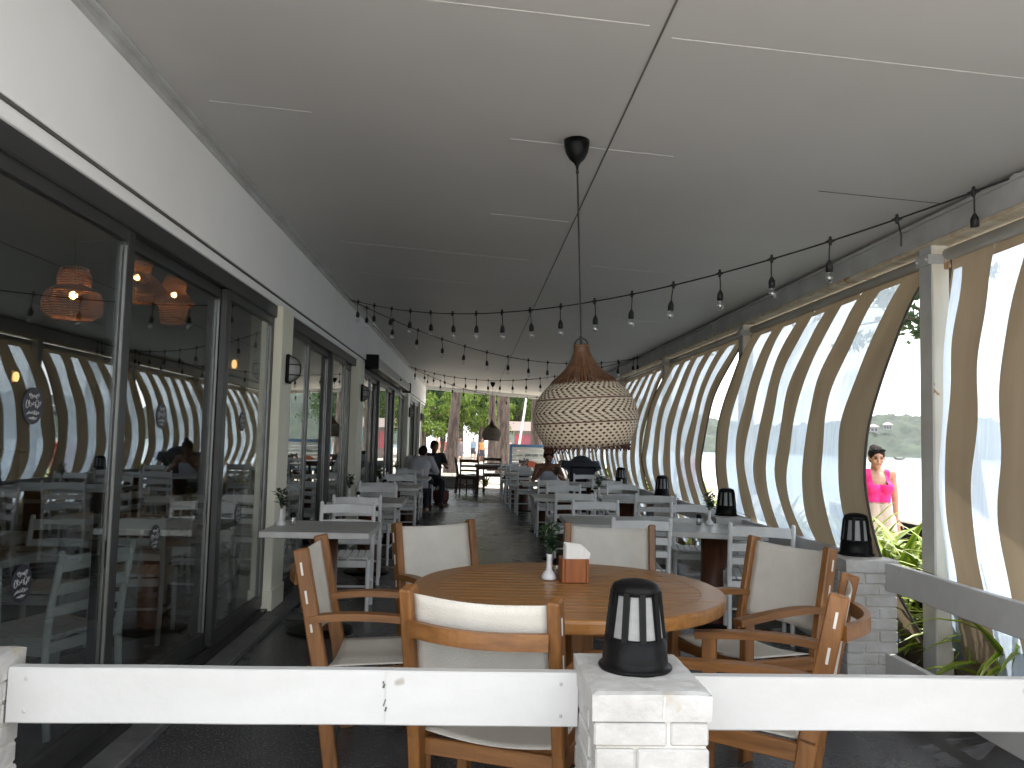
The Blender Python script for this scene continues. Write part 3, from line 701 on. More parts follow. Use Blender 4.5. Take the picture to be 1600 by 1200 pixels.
# ------------------------------------------------------------------ furniture kinds (all face +y)
def sling_chair():
    r = thing('wooden_armchair', '', 'armchair'); T = teak
    for sx in (-1, 1):
        x = sx * .252
        k = MB(); k.beam((x, -.17, 0), (x, -.235, .44), .042, .062, up=(0, 1, 0), bev=.005); k.beam((x, -.232, .42), (x, -.335, .925), .042, .066, up=(0, 1, 0), bev=.006); k.obj('rear_post', T['z'], r)
        k = MB(); k.beam((x, .225, 0), (x, .215, .615), .042, .058, up=(0, 1, 0), bev=.005); k.obj('front_leg', T['z'], r)
        k = MB(); k.ribbon([(x + sx * .012 * math.sin(PI * q / 10), -.285 + .56 * q / 10, .625 + .022 * math.sin(PI * (q / 10) ** .8) - .010 * (q / 10)) for q in range(11)], .058, .030); k.obj('armrest', T['y'], r)
        k = MB(); k.box((x, 0, .395), (.030, .43, .062), rot=(R(3), 0, 0), bev=.004); k.obj('seat_rail', T['y'], r)
        for z in (.60, .72, .84):
            k = MB(); y = -.232 - (z - .42) / .505 * .103
            k.beam((x + sx * .0215, y - .013 + .012, z - .025), (x + sx * .0215, y - .023 + .012, z + .03), .003, .009, up=(0, 1, 0)); k.obj('lacing', cord_white, r)
    k = MB(); k.box((0, .20, .40), (.47, .026, .055), bev=.004); k.obj('cross_rail', T['x'], r); k = MB(); k.box((0, -.19, .37), (.47, .026, .055), bev=.004); k.obj('cross_rail', T['x'], r)
    k = MB(); k.ribbon([(-.235 + .47 * q / 14, -.345 - .062 * math.sin(PI * q / 14), .795) for q in range(15)], .024, .052); k.obj('back_rail', T['x'], r)
    k = MB(); k.grid(lambda u, v: (-.238 + .476 * u, -.20 + .41 * v, .425 - .022 * math.sin(PI * u) + .02 * v), 10, 10); k.obj('seat_sling', sling, r, thick=.004)
    k = MB(); k.grid(lambda u, v: (-.232 + .464 * u, -.232 - (.10 + .375 * v) / .505 * .103 - .034 * math.sin(PI * u) * (1 - .3 * v), .52 + .385 * v - .010 * math.sin(PI * u) * v), 14, 12); k.obj('back_sling', sling, r, thick=.004)
    return r
def white_chair(mat=None, nm='slatted_chair'):
    mat = mat or chairgrey
    r = thing(nm, '', 'chair')
    for sx in (-1, 1):
        x = sx * .218
        k = MB(); k.tube([(x, -.245, 0), (x, -.215, .25), (x, -.205, .45), (x, -.225, .62), (x, -.27, .845), (x, -.273, .855)], [.016, .018, .019, .018, .016, .010], 10); k.obj('rear_leg', mat, r)
        k = MB(); k.tube([(x, .205, 0), (x, .20, .40), (x, .195, .44)], [.0155, .019, .019], 10); k.obj('front_leg', mat, r)
        k = MB(); k.ribbon([(x, -.205, .405), (x, 0, .40), (x, .14, .395), (x, .2, .375)], .024, .066); k.obj('side_rail', mat, r)
        k = MB(); k.tube([(x, -.225, .20), (x, .203, .18)], .0105, 8); k.obj('stretcher', mat, r)
    for z, h, dy in ((.792, .070, -.258), (.675, .052, -.238), (.575, .046, -.222)):
        k = MB(); k.ribbon([(-.208 + .416 * q / 12, dy - .028 * math.sin(PI * q / 12), z + .008 * math.sin(PI * q / 12)) for q in range(13)], .018, h); k.obj('back_slat', mat, r)
    k = MB()
    for i in range(8):
        x = -.196 + i * .056
        k.ribbon([(x, -.20 + .42 * q / 8, .452 - .020 * math.sin(PI * min(1, q / 7)) ) for q in range(9)], .047, .016)
    k.obj('seat', mat, r)
    k = MB(); k.box((0, .195, .405), (.41, .022, .055), bev=.004); k.obj('cross_rail', mat, r); k = MB(); k.box((0, -.205, .405), (.41, .022, .05), bev=.004); k.obj('cross_rail', mat, r); k = MB(); k.tube([(-.21, -.01, .19), (.21, -.01, .19)], .010, 8); k.obj('stretcher', mat, r)
    return r
def square_table(sx=.75, sy=.75):
    r = thing('square_table', '', 'table')
    k = MB(); k.box((0, 0, .728), (sx, sy, .044), bev=.004)
    k.mi = [1 if abs(sum(Vector(k.v[i]).z for i in f) / len(f) - .75) > .004 else 0 for f in k.f]
    k.obj('table_top', [tablegrey, tableedge], r)
    k = MB(); k.lathe([(.105, .02), (.105, .706), (0, .706)], 28); k.obj('pedestal', column_wood, r)
    k = MB(); k.lathe([(0, 0), (.24, 0), (.24, .012), (.22, .02), (0, .024)], 32); k.obj('base', black, r)
    return r
SC, WC, ST = Kind(sling_chair()), Kind(white_chair()), Kind(square_table())
def face(dx, dy): return math.atan2(-dx, dy)
G = 'teak armchairs around the round table'
for x, y, dx, dy, lb in ((-.40, 3.80, 1, .02, 'teak armchair with cream sling at the left of the round table, seen side on'),
                         (.155, 2.92, .36, .93, 'teak armchair seen from behind the front rail, its back nearest the camera'),
                         (-.03, 4.53, .55, -.83, 'teak armchair with bright cream back at the far left of the round table'),
                         (.80, 4.52, -.12, -.99, 'teak armchair facing the camera behind the napkin box'),
                         (1.36, 3.98, -.88, -.42, 'teak armchair with tan shaded back at the far right of the round table'),
                         (1.08, 3.06, -.88, .50, 'teak armchair seen edge on at the near right, between rail and round table')):
    SC.put((x, y, 0), face(dx, dy), lb, G)
# round table
rt = thing('round_table', 'round slatted teak table under the big woven pendant lamp', 'table', (.455, 3.74, 0), R(-2))
k = MB(); rs, sw = .6005, .071; nsl = int(2 * rs / sw)
for i in range(nsl + 1):
    y0 = -rs + i * sw + .0025; y1 = y0 + sw - .0125
    y0 = max(y0, -rs + .004); y1 = min(y1, rs - .004)
    if y1 <= y0: continue
    xs = lambda y: math.sqrt(max(0, (rs - .001) ** 2 - y * y)); m_ = 6; ring = [(xs(y0 + (y1 - y0) * q / m_), y0 + (y1 - y0) * q / m_) for q in range(m_ + 1)]
    poly = ring + [(-x, y) for x, y in ring[::-1]]; n = len(poly)
    dz = random.uniform(-.0008, .0008)
    k.add([(x, y, .749 + dz) for x, y in poly] + [(x, y, .727) for x, y in poly], [tuple(range(n)), tuple(range(n, 2 * n))[::-1]] + [(q, q + n, (q + 1) % n + n, (q + 1) % n) for q in range(n)])
k.obj('slats', tabletop, rt)
k = MB(); nseg = 8
for i in range(nseg):
    a0 = 2 * PI * i / nseg + .3; da = 2 * PI / nseg - .004; m_ = 12; vs = []; fs = []
    sec = [(.602, .749), (.700, .750), (.708, .746), (.7105, .735), (.7105, .700), (.706, .694), (.602, .698)]
    for q in range(m_ + 1):
        a = a0 + da * q / m_
        for rr, z in sec: vs.append((rr * math.cos(a), rr * math.sin(a), z))
    ls = len(sec)
    for q in range(m_):
        for j in range(ls): fs.append((q * ls + j, (q + 1) * ls + j, (q + 1) * ls + (j + 1) % ls, q * ls + (j + 1) % ls))
    fs += [tuple(range(ls)), tuple(m_ * ls + j for j in range(ls))[::-1]]
    k.add(vs, fs)
k.obj('rim', tabletop, rt)
k = MB()
for a in (0, PI / 2): k.box((0, 0, .685), (1.1, .05, .045), rot=(0, 0, a + .4))
k.obj('under_frame', teak['x'], rt)
for i in range(4):
    a = .4 + i * PI / 2; k = MB(); k.box((.085 * math.cos(a), .085 * math.sin(a), .36), (.075, .075, .62), rot=(0, 0, a), bev=.005); k.obj('leg', teak['z'], rt)
k = MB()
for a in (0, PI / 2): k.box((0, 0, .03), (.75, .075, .05), rot=(0, 0, a + .4), bev=.006)
k.obj('foot', teak['x'], rt)
# left row by the glass, right rows by the rail
GL, GR, GCL, GCR = 'grey topped tables along the glass', 'grey topped tables along the beach side', 'white slatted chairs along the glass', 'white slatted chairs along the beach side'
LT = [(-1.07, 5.98), (-1.07, 8.52), (-1.07, 11.02), (-1.07, 13.5), (-1.07, 16.0), (-1.07, 18.6)]
for i, (x, y) in enumerate(LT): ST.put((x, y, 0), 0, 'grey topped table %s along the glass doors' % ('nearest the camera', 'second', 'third', 'fourth', 'fifth', 'sixth')[i], GL)
tb = lambda s_, i: 'white slatted chair on the %s side of the %s grey table along the glass' % (s_, ORD[i])
cl_ = []
for i, (x, y) in enumerate(LT):
    if i > 0: WC.put((x - .10 + .06 * (i % 2), y - .55 + (.05 if i == 1 else 0), 0), R((-4, 5, -3, 2, 0, 3)[i]), tb('near', i), GCL)
    WC.put((x - .04 + .08 * ((i + 1) % 2), y + .68, 0), PI + R((3, -4, 5, -2, 3, 0)[i]), tb('far', i), GCL)
RT = [((1.95, 6.38), -14, 'grey topped table set askew behind the right hand teak armchairs'), ((1.17, 6.85), 0, 'grey topped table just behind the teak armchair facing the camera'),
      ((1.10, 9.68), 0, 'grey topped table in the second row of the beach side, aisle end'), ((1.88, 9.72), 2, 'grey topped table in the second row of the beach side, rail end'),
      ((1.15, 12.62), 0, 'grey topped table in front of the eating woman'), ((1.93, 12.75), 0, 'grey topped table in the third row of the beach side, rail end'),
      ((1.05, 16.1), 0, 'grey topped table in the fourth row of the beach side'), ((.98, 18.6), 0, 'farthest grey topped table on the beach side')]
for (x, y), a, lb in RT: ST.put((x, y, 0), R(a), lb, GR)
for x, yb, d, a, lb in ((1.29, 6.03, 1, 0, 'white slatted chair, nearest of the aisle end column on the beach side'),
                        (1.22, 7.78, -1, 3, 'white slatted chair facing the camera behind the first aisle end grey table'),
                        (1.17, 8.93, 1, -2, 'white slatted chair on the near side of the second row aisle end table'),
                        (1.21, 10.5, -1, 2, 'white slatted chair on the far side of the second row aisle end table'),
                        (1.20, 11.8, 1, 0, 'white slatted chair across the table from the eating woman'),
                        (1.25, 13.62, -1, 0, 'white slatted chair the eating woman sits on'),
                        (2.16, 5.72, 1, -14, 'white slatted chair directly behind the tan backed teak armchair'),
                        (2.10, 7.65, -1, -9, 'white slatted chair on the far side of the askew grey table'),
                        (2.06, 8.86, 1, -3, 'white slatted chair on the near side of the second row rail end table'),
                        (2.08, 10.95, -1, 3, 'white slatted chair on the far side of the second row rail end table'),
                        (2.03, 12.0, 1, 0, 'white slatted chair on the near side of the third row rail end table'),
                        (2.0, 13.9, -1, 2, 'white slatted chair just in front of the dark covered barbecue'),
                        (1.08, 15.2, 1, 2, 'white slatted chair on the near side of the fourth row table, beach side'),
                        (1.02, 17.0, -1, 0, 'white slatted chair on the far side of the fourth row table, beach side'),
                        (.98, 17.85, 1, 0, 'white slatted chair on the near side of the farthest beach side table'),
                        (.93, 19.4, -1, 4, 'white slatted chair on the far side of the farthest beach side table')):
    WC.put((x, yb + .265 * d, 0), R(a) + (0 if d > 0 else PI), lb, GCR)
# inside, seen through the glass
GI = 'furniture inside the glass'
for i, (x, y, a) in enumerate(((-2.72, 4.35, 0), (-2.75, 6.35, 0), (-2.7, 8.6, 0), (-4.3, 5.4, 0), (-4.3, 8.2, 0))):
    ST.put((x, y, 0), a, ['grey table inside behind the first glass door', 'grey table inside behind the second glass door', 'grey table inside behind the cream pillar', 'grey table deeper inside behind the first glass door', 'grey table deeper inside the dim room, second one'][i], 'grey tables inside the glass')
for i, (x, y, a) in enumerate(((-2.62, 5.12, 180), (-2.05, 4.12, 70), (-2.3, 5.72, 8), (-2.7, 7.05, 175), (-2.6, 7.9, 0), (-2.2, 3.55, 20), (-3.5, 5.3, 90), (-4.3, 6.1, 180), (-3.5, 8.0, 80), (-4.3, 7.5, 0))):
    WC.put((x, y, 0), R(a), 'white slatted chair inside the dim room, ' + ['behind the near table at the first glass door', 'beside the glass at the far left edge', 'seen through the second glass door beside its sticker', 'behind the second inside table', 'inside near the cream pillar', 'lowest at the left picture edge', 'with its side to the glass deeper inside', 'at the back of the room on the left', 'beside the bar, turned sideways', 'at the back facing away'][i], 'white chairs inside the glass')
# dark wooden set at the far end
DT = thing('dark_table', 'dark wooden table at the open far end under the small pendant', 'table', (.52, 20.9, 0))
k = MB(); k.box((0, 0, .735), (.9, .8, .04), bev=.005); k.obj('table_top', pmat('dark_top', (.22, .15, .12), (.15, .09, .07), .3), DT)
for sx in (-1, 1):
    for sy in (-1, 1): k = MB(); k.box((sx * .38, sy * .33, .36), (.07, .07, .71), bev=.004); k.obj('leg', darkwood, DT)
k = MB(); k.box((0, 0, .67), (.74, .64, .09)); k.obj('apron', darkwood, DT)
DC = Kind(white_chair(darkwood, 'dark_chair'))
for x, y, a, lb in ((.02, 20.05, -20, 'dark wooden chair nearest the aisle, back towards the camera'), (-.15, 20.9, -85, 'dark wooden chair at the left end of the dark table'), (1.05, 20.35, 60, 'dark wooden chair at the right end of the dark table'), (.55, 21.6, 180, 'dark wooden chair behind the dark table, facing the camera'), (1.12, 21.2, 95, 'dark wooden chair at the far right of the dark table')):
    DC.put((x, y, 0), R(a), lb, 'dark wooden chairs at the far end', 1.08)
# ------------------------------------------------------------------ small things on tables
def vase_root():
    r = thing('bud_vase', '', 'vase'); k = MB()
    k.lathe([(0, 0), (.033, 0), (.036, .006), (.035, .018), (.026, .032), (.0145, .045), (.0125, .075), (.0125, .105), (.0145, .118), (.011, .118), (.009, .06), (0, .05)], 24); k.obj('vase', porcelain, r)
    k = MB(); rnd = random.Random(5)
    for i in range(8):
        a = rnd.uniform(0, 6.28); rr = rnd.uniform(.01, .05); hh = rnd.uniform(.17, .27)
        top = Vector((rr * math.cos(a), rr * math.sin(a), hh)); k.tube([(0, 0, .09), tuple(top * .5 + Vector((0, 0, .06))), tuple(top)], .0016, 4)
        for j in range(8):
            f = .4 + .6 * j / 7; c = Vector((0, 0, .09)).lerp(top, f); b = rnd.uniform(0, 6.28); e = rnd.uniform(-.2, .7)
            d = Vector((math.cos(b) * math.cos(e), math.sin(b) * math.cos(e), math.sin(e))); ln = rnd.uniform(.038, .07); sd = d.cross(Vector((0, 0, 1))).normalized() * ln * .26
            up = Vector((0, 0, ln * .08))
            k.add([c, c + d * ln * .45 + sd + up, c + d * ln - up, c + d * ln * .45 - sd + up, c + d * ln * .5], [(0, 4, 1), (1, 4, 2), (2, 4, 3), (3, 4, 0)], 0, False)
    k.obj('sprig', glassy, r); return r
def shaker_root():
    r = thing('salt_shaker', '', 'shaker'); k = MB(); k.lathe([(0, 0), (.021, 0), (.022, .01), (.019, .05), (.017, .058), (0, .058)], 16); k.obj('jar', glass_mat('jar_glass', (.8, .8, .8), .2), r)
    k = MB(); k.lathe([(0, .003), (.016, .003), (.015, .035), (0, .035)], 12); k.obj('contents', pmat('pepper', (.10, .07, .05), (.5, .48, .45), .9, (90, 90, 90)), r)
    k = MB(); k.lathe([(.019, .055), (.020, .072), (.014, .084), (0, .087)], 16); k.obj('lid', black, r); return r
VK, HK = Kind(vase_root()), Kind(shaker_root())
VK.put((.385, 3.90, .751), 0, 'white bud vase with green sprig on the round teak table', 'white bud vases on tables', 1.02)
VK.put((-1.39, 6.0, .75), 1, 'white bud vase with green sprig on the nearest table by the glass', 'white bud vases on tables')
for i, (x, y, lb) in enumerate(((1.98, 6.62, 'white bud vase with green sprig on the askew grey table'), (1.53, 9.62, 'white bud vase with sprig on the second row beach side table'), (1.33, 12.5, 'white bud vase with sprig beside the eating woman'), (-1.27, 8.45, 'white bud vase on the second table along the glass'), (-1.27, 10.95, 'white bud vase on the third table along the glass'), (-1.25, 13.4, 'white bud vase on the fourth table along the glass'))):
    VK.put((x, y, .75), i * 1.7, lb, 'white bud vases on tables')
for i, (x, y, lb) in enumerate(((-1.31, 6.03, 'pepper shaker with black lid beside the vase on the nearest glass side table'), (.432, 3.985, 'shaker between vase and napkin box on the round table'), (1.88, 6.58, 'shaker with black lid beside the vase on the askew grey table'), (1.44, 9.56, 'shaker beside the vase on the second row beach side table'), (-1.17, 8.42, 'shaker on the second table along the glass'), (-1.16, 10.92, 'shaker on the third table along the glass'))):
    HK.put((x, y, .7505), i, lb, 'shakers on the tables', 1.05)
nb_ = thing('napkin_box', 'reddish wooden napkin box on the round teak table', 'napkin box', (.500, 3.875, .751), R(2)); k = MB()
for sx in (-1, 1): k.box((sx * .058, 0, .055), (.012, .13, .11), bev=.002)
for sy in (-1, 1): k.box((0, sy * .059, .055), (.104, .012, .11), bev=.002)
k.box((0, 0, .005), (.104, .106, .01)); k.obj('box', boxwood, nb_)
k = MB(); k.box((-.048, -.0655, .055), (.002, .002, .109)); k.box((.05, -.0655, .055), (.002, .002, .109)); k.obj('corner_joint', darkwood, nb_)
np_ = thing('napkin_stack', 'white paper napkins standing in the wooden napkin box', 'napkins', (.500, 3.875, .763), R(2)); k = MB()
rnd = random.Random(2)
for i in range(13):
    y = -.045 + .0072 * i; s_ = .012 * rnd.random()
    lx = -.05 + .004 * rnd.random(); rx = .048
    k.add([(lx, y, 0), (rx - .004, y, 0), (rx, y - .002, .09 + s_), (rx - .012, y, .155 + s_ * .4), (lx + .004, y - .003, .168 - .4 * s_)] + [(lx, y + .004, 0), (rx - .004, y + .004, 0), (rx, y + .003, .09 + s_), (rx - .012, y + .004, .153 + s_ * .4), (lx + .004, y + .002, .166 - .4 * s_)],
          [(0, 1, 2, 3, 4), (9, 8, 7, 6, 5)] + [(q, q + 5, (q + 1) % 5 + 5, (q + 1) % 5) for q in range(5)])
    if i % 3 == 0: k.add([(.03, y, .02), (.047, y + .003, .02), (.086 - s_, y + .004, .112 + s_), (.046, y + .001, .15)], [(0, 1, 2, 3)])
k.obj('napkins', napkin_m, np_)

# ------------------------------------------------------------------ people
def caps(k, p, q, r1, r2):
    p, q = Vector(p), Vector(q); k.tube([p, p.lerp(q, .5), q], [r1, (r1 + r2) / 2, r2], 14); k.ball(p, r1, 8); k.ball(q, r2, 8)
def ell(k, c, r, zd=(0, 0, 1), yd=(0, 1, 0)):
    z = Vector(zd).normalized(); x = Vector(yd).cross(z).normalized(); y = z.cross(x)
    M = Matrix((x, y, z)).transposed().to_4x4(); M.translation = Vector(c)
    t_ = MB().ball((0, 0, 0), 1, 10, 0, r); k.add(t_.v, t_.f, 0, True, M)
def remesh(k, voxel, name, mat, parent, keep=None, smooth=3):
    o = k.obj(name, mat)
    md = o.modifiers.new('r', 'REMESH'); md.mode = 'VOXEL'; md.voxel_size = voxel; md.use_smooth_shade = True
    if smooth: m2 = o.modifiers.new('s', 'SMOOTH'); m2.iterations = smooth; m2.factor = .5
    dg = bpy.context.evaluated_depsgraph_get(); me = bpy.data.meshes.new_from_object(o.evaluated_get(dg))
    o.modifiers.clear(); old = o.data; o.data = me; bpy.data.meshes.remove(old); me.name = name
    if keep:
        bm = bmesh.new(); bm.from_mesh(me); bmesh.ops.delete(bm, geom=[f for f in bm.faces if not keep(f.calc_center_median())], context='FACES'); bm.to_mesh(me); bm.free()
    me.materials.clear(); me.materials.append(mat)
    o.parent = parent; return o
STAND = dict(pel=(0, 0, .93), wai=(0, .01, 1.08), che=(0, .005, 1.27), nec=(0, -.01, 1.45), hea=(0, .03, 1.595), look=(0, 1, -.05),
             shl=(-.165, -.01, 1.40), shr=(.165, -.01, 1.40), ell=(-.22, -.03, 1.13), elr=(.22, -.03, 1.13), wrl=(-.23, .05, .90), wrr=(.23, .05, .90),
             hil=(-.085, 0, .90), hir=(.085, 0, .90), knl=(-.095, .02, .49), knr=(.095, .02, .49), anl=(-.10, -.02, .07), anr=(.10, -.02, .07), w=1.0)
def torso(k, J, g=0, w=1.0):
    up = Vector(J['nec']) - Vector(J['pel']); V = Vector
    ell(k, V(J['pel']) + V((0, -.01, -.02)), (.165 * w + g, .118 * w + g, .115 + g), up)
    for sx in (-1, 1):
        o = V((sx * .052 * w, 0, 0)); caps(k, V(J['pel']) + o, V(J['wai']) + o, .108 * w + g, .088 * w + g); caps(k, V(J['wai']) + o, V(J['che']) + o, .088 * w + g, .098 * w + g)
    ell(k, J['che'], (.150 * w + g, .108 * w + g, .17 + g), up)
    caps(k, J['shl'], J['shr'], .056 + g, .056 + g)
    a = V(J['nec']); caps(k, V(J['che']) + V((0, 0, .06)), a, .075 + g, .055 + g)
def limbs(k, J, g=0, arms=True, legs=True):
    if arms:
        for s_ in 'lr':
            caps(k, J['sh' + s_], J['el' + s_], .047 + g, .037 + g); caps(k, J['el' + s_], J['wr' + s_], .037 + g, .025 + g)
    if legs:
        for s_ in 'lr':
            caps(k, J['hi' + s_], J['kn' + s_], .085 + g, .056 + g); caps(k, J['kn' + s_], J['an' + s_], .054 + g, .034 + g)
def hand(k, wr, el, side, curl=.5):
    wr, el = Vector(wr), Vector(el); d = (wr - el).normalized(); a = Vector((0, 0, 1)) if abs(d.z) < .8 else Vector((0, 1, 0))
    x = a.cross(d).normalized(); n_ = d.cross(x)
    ell(k, wr + d * .055, (.040, .017, .052), d, n_)
    for i, ln in enumerate((.066, .078, .073, .056)):
        b = wr + d * .095 + x * (.030 - .020 * i); m_ = b + d * ln * .5 + n_ * .006 * curl; caps(k, b, m_, .0095, .009); caps(k, m_, m_ + d * ln * .4 - n_ * .03 * curl, .009, .0075)
    b = wr + d * .035 + x * .036; caps(k, b, b + x * .028 + d * .03, .012, .010); caps(k, b + x * .028 + d * .03, b + x * .03 + d * .058, .010, .008)
def head(k, J, sc=1.0):
    V = Vector; c = V(J['hea']); f = V(J['look']).normalized(); up = V((0, 0, 1)); up = (up - f * up.dot(f)).normalized(); r = f.cross(up)
    ell(k, c + up * .022 - f * .012, (.076, .094, .092), up, f); ell(k, c - up * .045 + f * .018, (.058, .068, .072), up, f)
    ell(k, c - up * .098 + f * .055, (.028, .024, .022), up, f)
    caps(k, c + f * .082 + up * .012, c + f * .103 - up * .022, .009, .014)
    for s_ in (-1, 1): ell(k, c + r * (.077 * s_) - f * .012 - up * .005, (.011, .020, .031), up, f); ell(k, c + r * (.032 * s_) + f * .066 - up * .02, (.026, .02, .022), up, f)
    caps(k, V(J['nec']), c - up * .03 - f * .015, .052, .050)
    return c, f, up, r
def person(label, J, loc, rz, skin, voxel=.009, fine=True, hair='short', wear=(), name='person', cat='person', group=None):
    P = dict(STAND); P.update(J); o = thing(name, label, cat, loc, rz, group)
    k = MB(); torso(k, P, 0, P['w']); limbs(k, P); c, f, up, r = head(k, P)
    for s_ in 'lr':
        if fine: hand(k, P['wr' + s_], P['el' + s_], s_, P.get('curl', .5))
        else:
            d = (Vector(P['wr' + s_]) - Vector(P['el' + s_])).normalized(); ell(k, Vector(P['wr' + s_]) + d * .08, (.035, .03, .085), d)
        a_ = Vector(P['an' + s_]); ell(k, a_ + Vector((0, .075, -.035)), (.042, .125, .034)); caps(k, a_, a_ + Vector((0, -.02, -.03)), .036, .036)
    remesh(k, voxel, 'body', skin, o)
    h = MB()
    ell(h, c + up * .034 - f * .022, (.087, .098, .094), up, f); ell(h, c - up * .02 - f * .062, (.074, .045, .075), up, f)
    if hair == 'bun': ell(h, c + up * .06 - f * .13, (.05, .05, .05), up, f)
    if hair == 'long':
        ell(h, c - up * .10 - f * .085, (.085, .045, .14), up, f); ell(h, c - up * .19 - f * .09, (.08, .04, .10), up, f)
    if hair == 'top': ell(h, c + up * .135 - f * .02, (.045, .045, .04), up, f)
    remesh(h, voxel, 'hair', hair_m, o)
    if fine:
        k = MB()
        for s_ in (-1, 1): ell(k, c + r * (.031 * s_) + f * .083 + up * .014, (.014, .006, .006), up, f); caps(k, c + r * (.018 * s_) + f * .087 + up * .031, c + r * (.047 * s_) + f * .076 + up * .031, .004, .003)
        k.obj('eyes', hair_m, o)
        k = MB(); caps(k, c + r * -.022 + f * .080 - up * .050, c + r * .022 + f * .080 - up * .050, .006, .006); k.obj('mouth', pmat('lips', (.36, .12, .10)), o)
    for nm, mat, fnb, keep, vx in wear:
        k = MB(); fnb(k, P); remesh(k, vx or voxel, nm, mat, o, keep)
    return o, P, (c, f, up, r)
pink = pmat('pink_top', (.85, .02, .24), (.75, .015, .19), .7); cream_cloth = pmat('cream_shorts', (.52, .42, .36), (.42, .33, .28), .85, (14, 14, 5), bump=.8, bscale=14)
wshirt = pmat('white_shirt', (.62, .63, .66), (.54, .55, .58), .9, (7, 7, 7), bump=.4, bscale=12); bshirt = pmat('black_shirt', (.018, .018, .02), rough=.8)
whitetop = pmat('pale_top', (.60, .63, .74), rough=.85); redtop = pmat('red_top', (.60, .02, .05), rough=.7); denim = pmat('dark_trousers', (.04, .045, .06), rough=.9)
# woman walking on the beach side
WJ = dict(hea=(.01, .045, 1.58), look=(.10, 1, -.30), ell=(-.225, -.07, 1.14), wrl=(-.235, -.06, .90), elr=(.225, .01, 1.14), wrr=(.235, .09, .93),
          knl=(-.09, .13, .51), anl=(-.095, .06, .12), knr=(.09, -.02, .49), anr=(.095, -.20, .10))
wear = [('tank_top', pink, lambda k, P: (torso(k, P, .009, .97), ell(k, (-.075, .095, 1.255), (.078, .06, .07)), ell(k, (.075, .095, 1.255), (.078, .06, .07))),
         lambda p: 1.10 < p.z < 1.335 - (.045 if p.y > 0 and abs(p.x) < .075 else 0) + (.12 if .075 < abs(p.x) < .125 else 0) and abs(p.x) < .17, .008),
        ('shorts', cream_cloth, lambda k, P: (torso(k, P, .012, .99), [caps(k, P['hi' + s_], P['kn' + s_], .118, .10) for s_ in 'lr']), lambda p: .66 < p.z < 1.09 and abs(p.x) < .23, .010)]
w_, P, (c, f, up, r) = person('woman in a bright pink tank top and cream shorts with sunglasses on her head', WJ, (4.42, 8.6, -.262), PI - .12, skin_m, .008, True, 'bun', wear)
k = MB()
for s_ in (-1, 1): ell(k, c + r * (.036 * s_) + f * .066 + up * .100, (.034, .012, .020), up, f)
caps(k, c + r * -.08 + f * -.02 + up * .075, c + r * -.066 + f * .055 + up * .098, .005, .005); caps(k, c + r * .08 + f * -.02 + up * .075, c + r * .066 + f * .055 + up * .098, .005, .005)
k.obj('sunglasses', black, w_)
# seated: woman eating
SIT = dict(pel=(0, -.02, .54), wai=(0, .03, .70), che=(0, .09, .88), nec=(0, .14, 1.05), hea=(0, .20, 1.17), look=(0, 1, -.55), shl=(-.165, .12, 1.00), shr=(.165, .12, 1.00),
           ell=(-.25, .27, .79), elr=(.25, .27, .79), wrl=(-.08, .40, .93), wrr=(.08, .36, .97), hil=(-.085, .0, .53), hir=(.085, .0, .53), knl=(-.12, .40, .50), knr=(.12, .40, .50), anl=(-.12, .38, .08), anr=(.12, .38, .08), curl=1.2)
person('dark haired woman in a pale top eating with both hands at her face', SIT, (1.25, 13.36, -.02), PI, skin_d, .009, True, 'top',
       [('top', whitetop, lambda k, P: torso(k, P, .011), lambda p: .56 < p.z < .93 and abs(p.x) < .19, .011), ('shorts', denim, lambda k, P: (torso(k, P, .012), [caps(k, P['hi' + s_], P['kn' + s_], .097, .07) for s_ in 'lr']), lambda p: p.z < .62 and p.y < .36, .012)])
# seated couple at the far left
MJ = dict(SIT); MJ.update(pel=(0, .0, .54), wai=(0, .07, .73), che=(.02, .15, .92), nec=(.04, .24, 1.06), hea=(.05, .31, 1.15), look=(.1, 1, -.35), shl=(-.19, .19, 1.02), shr=(.21, .17, 1.02), ell=(-.27, .36, .80), elr=(.30, .33, .79), wrl=(-.12, .55, .80), wrr=(.17, .53, .80), w=1.22)
person('person in a white shirt seated with their back to the camera by the glass', MJ, (-1.02, 15.05, -.02), -.12, skin_m, .011, True, 'short',
       [('shirt', wshirt, lambda k, P: (torso(k, P, .02, 1.25), [caps(k, P['sh' + s_], P['el' + s_], .075, .068) for s_ in 'lr']), lambda p: p.z > .50 and (abs(p.x) > .10 or p.z < 1.075) and p.z < 1.10, .012),
        ('trousers', denim, lambda k, P: (torso(k, P, .012, 1.2), limbs(k, P, .014, False)), lambda p: p.z < .60 and p.z > .1, .014)])
BJ = dict(SIT); BJ.update(hea=(.0, .10, 1.25), che=(0, .03, .92), nec=(0, .06, 1.10), shl=(-.18, .04, 1.05), shr=(.18, .04, 1.05), look=(-.35, 1, -.3), ell=(-.26, .18, .82), elr=(.27, .2, .84), wrl=(-.14, .42, .88), wrr=(.16, .38, .98))
person('person in a black t-shirt seated facing the camera across from the white shirt', BJ, (-.82, 17.0, -.02), PI + .25, skin_d, .011, True, 'short',
       [('t_shirt', bshirt, lambda k, P: (torso(k, P, .018, 1.08), [caps(k, P['sh' + s_], (Vector(P['sh' + s_]).lerp(Vector(P['el' + s_]), .6)), .066, .062) for s_ in 'lr']), lambda p: p.z > .52 and (abs(p.x) > .09 or p.z < 1.11) and p.z < 1.14, .012),
        ('trousers', denim, lambda k, P: (torso(k, P, .012, 1.05), limbs(k, P, .014, False)), lambda p: p.z < .62 and p.z > .1, .014)])
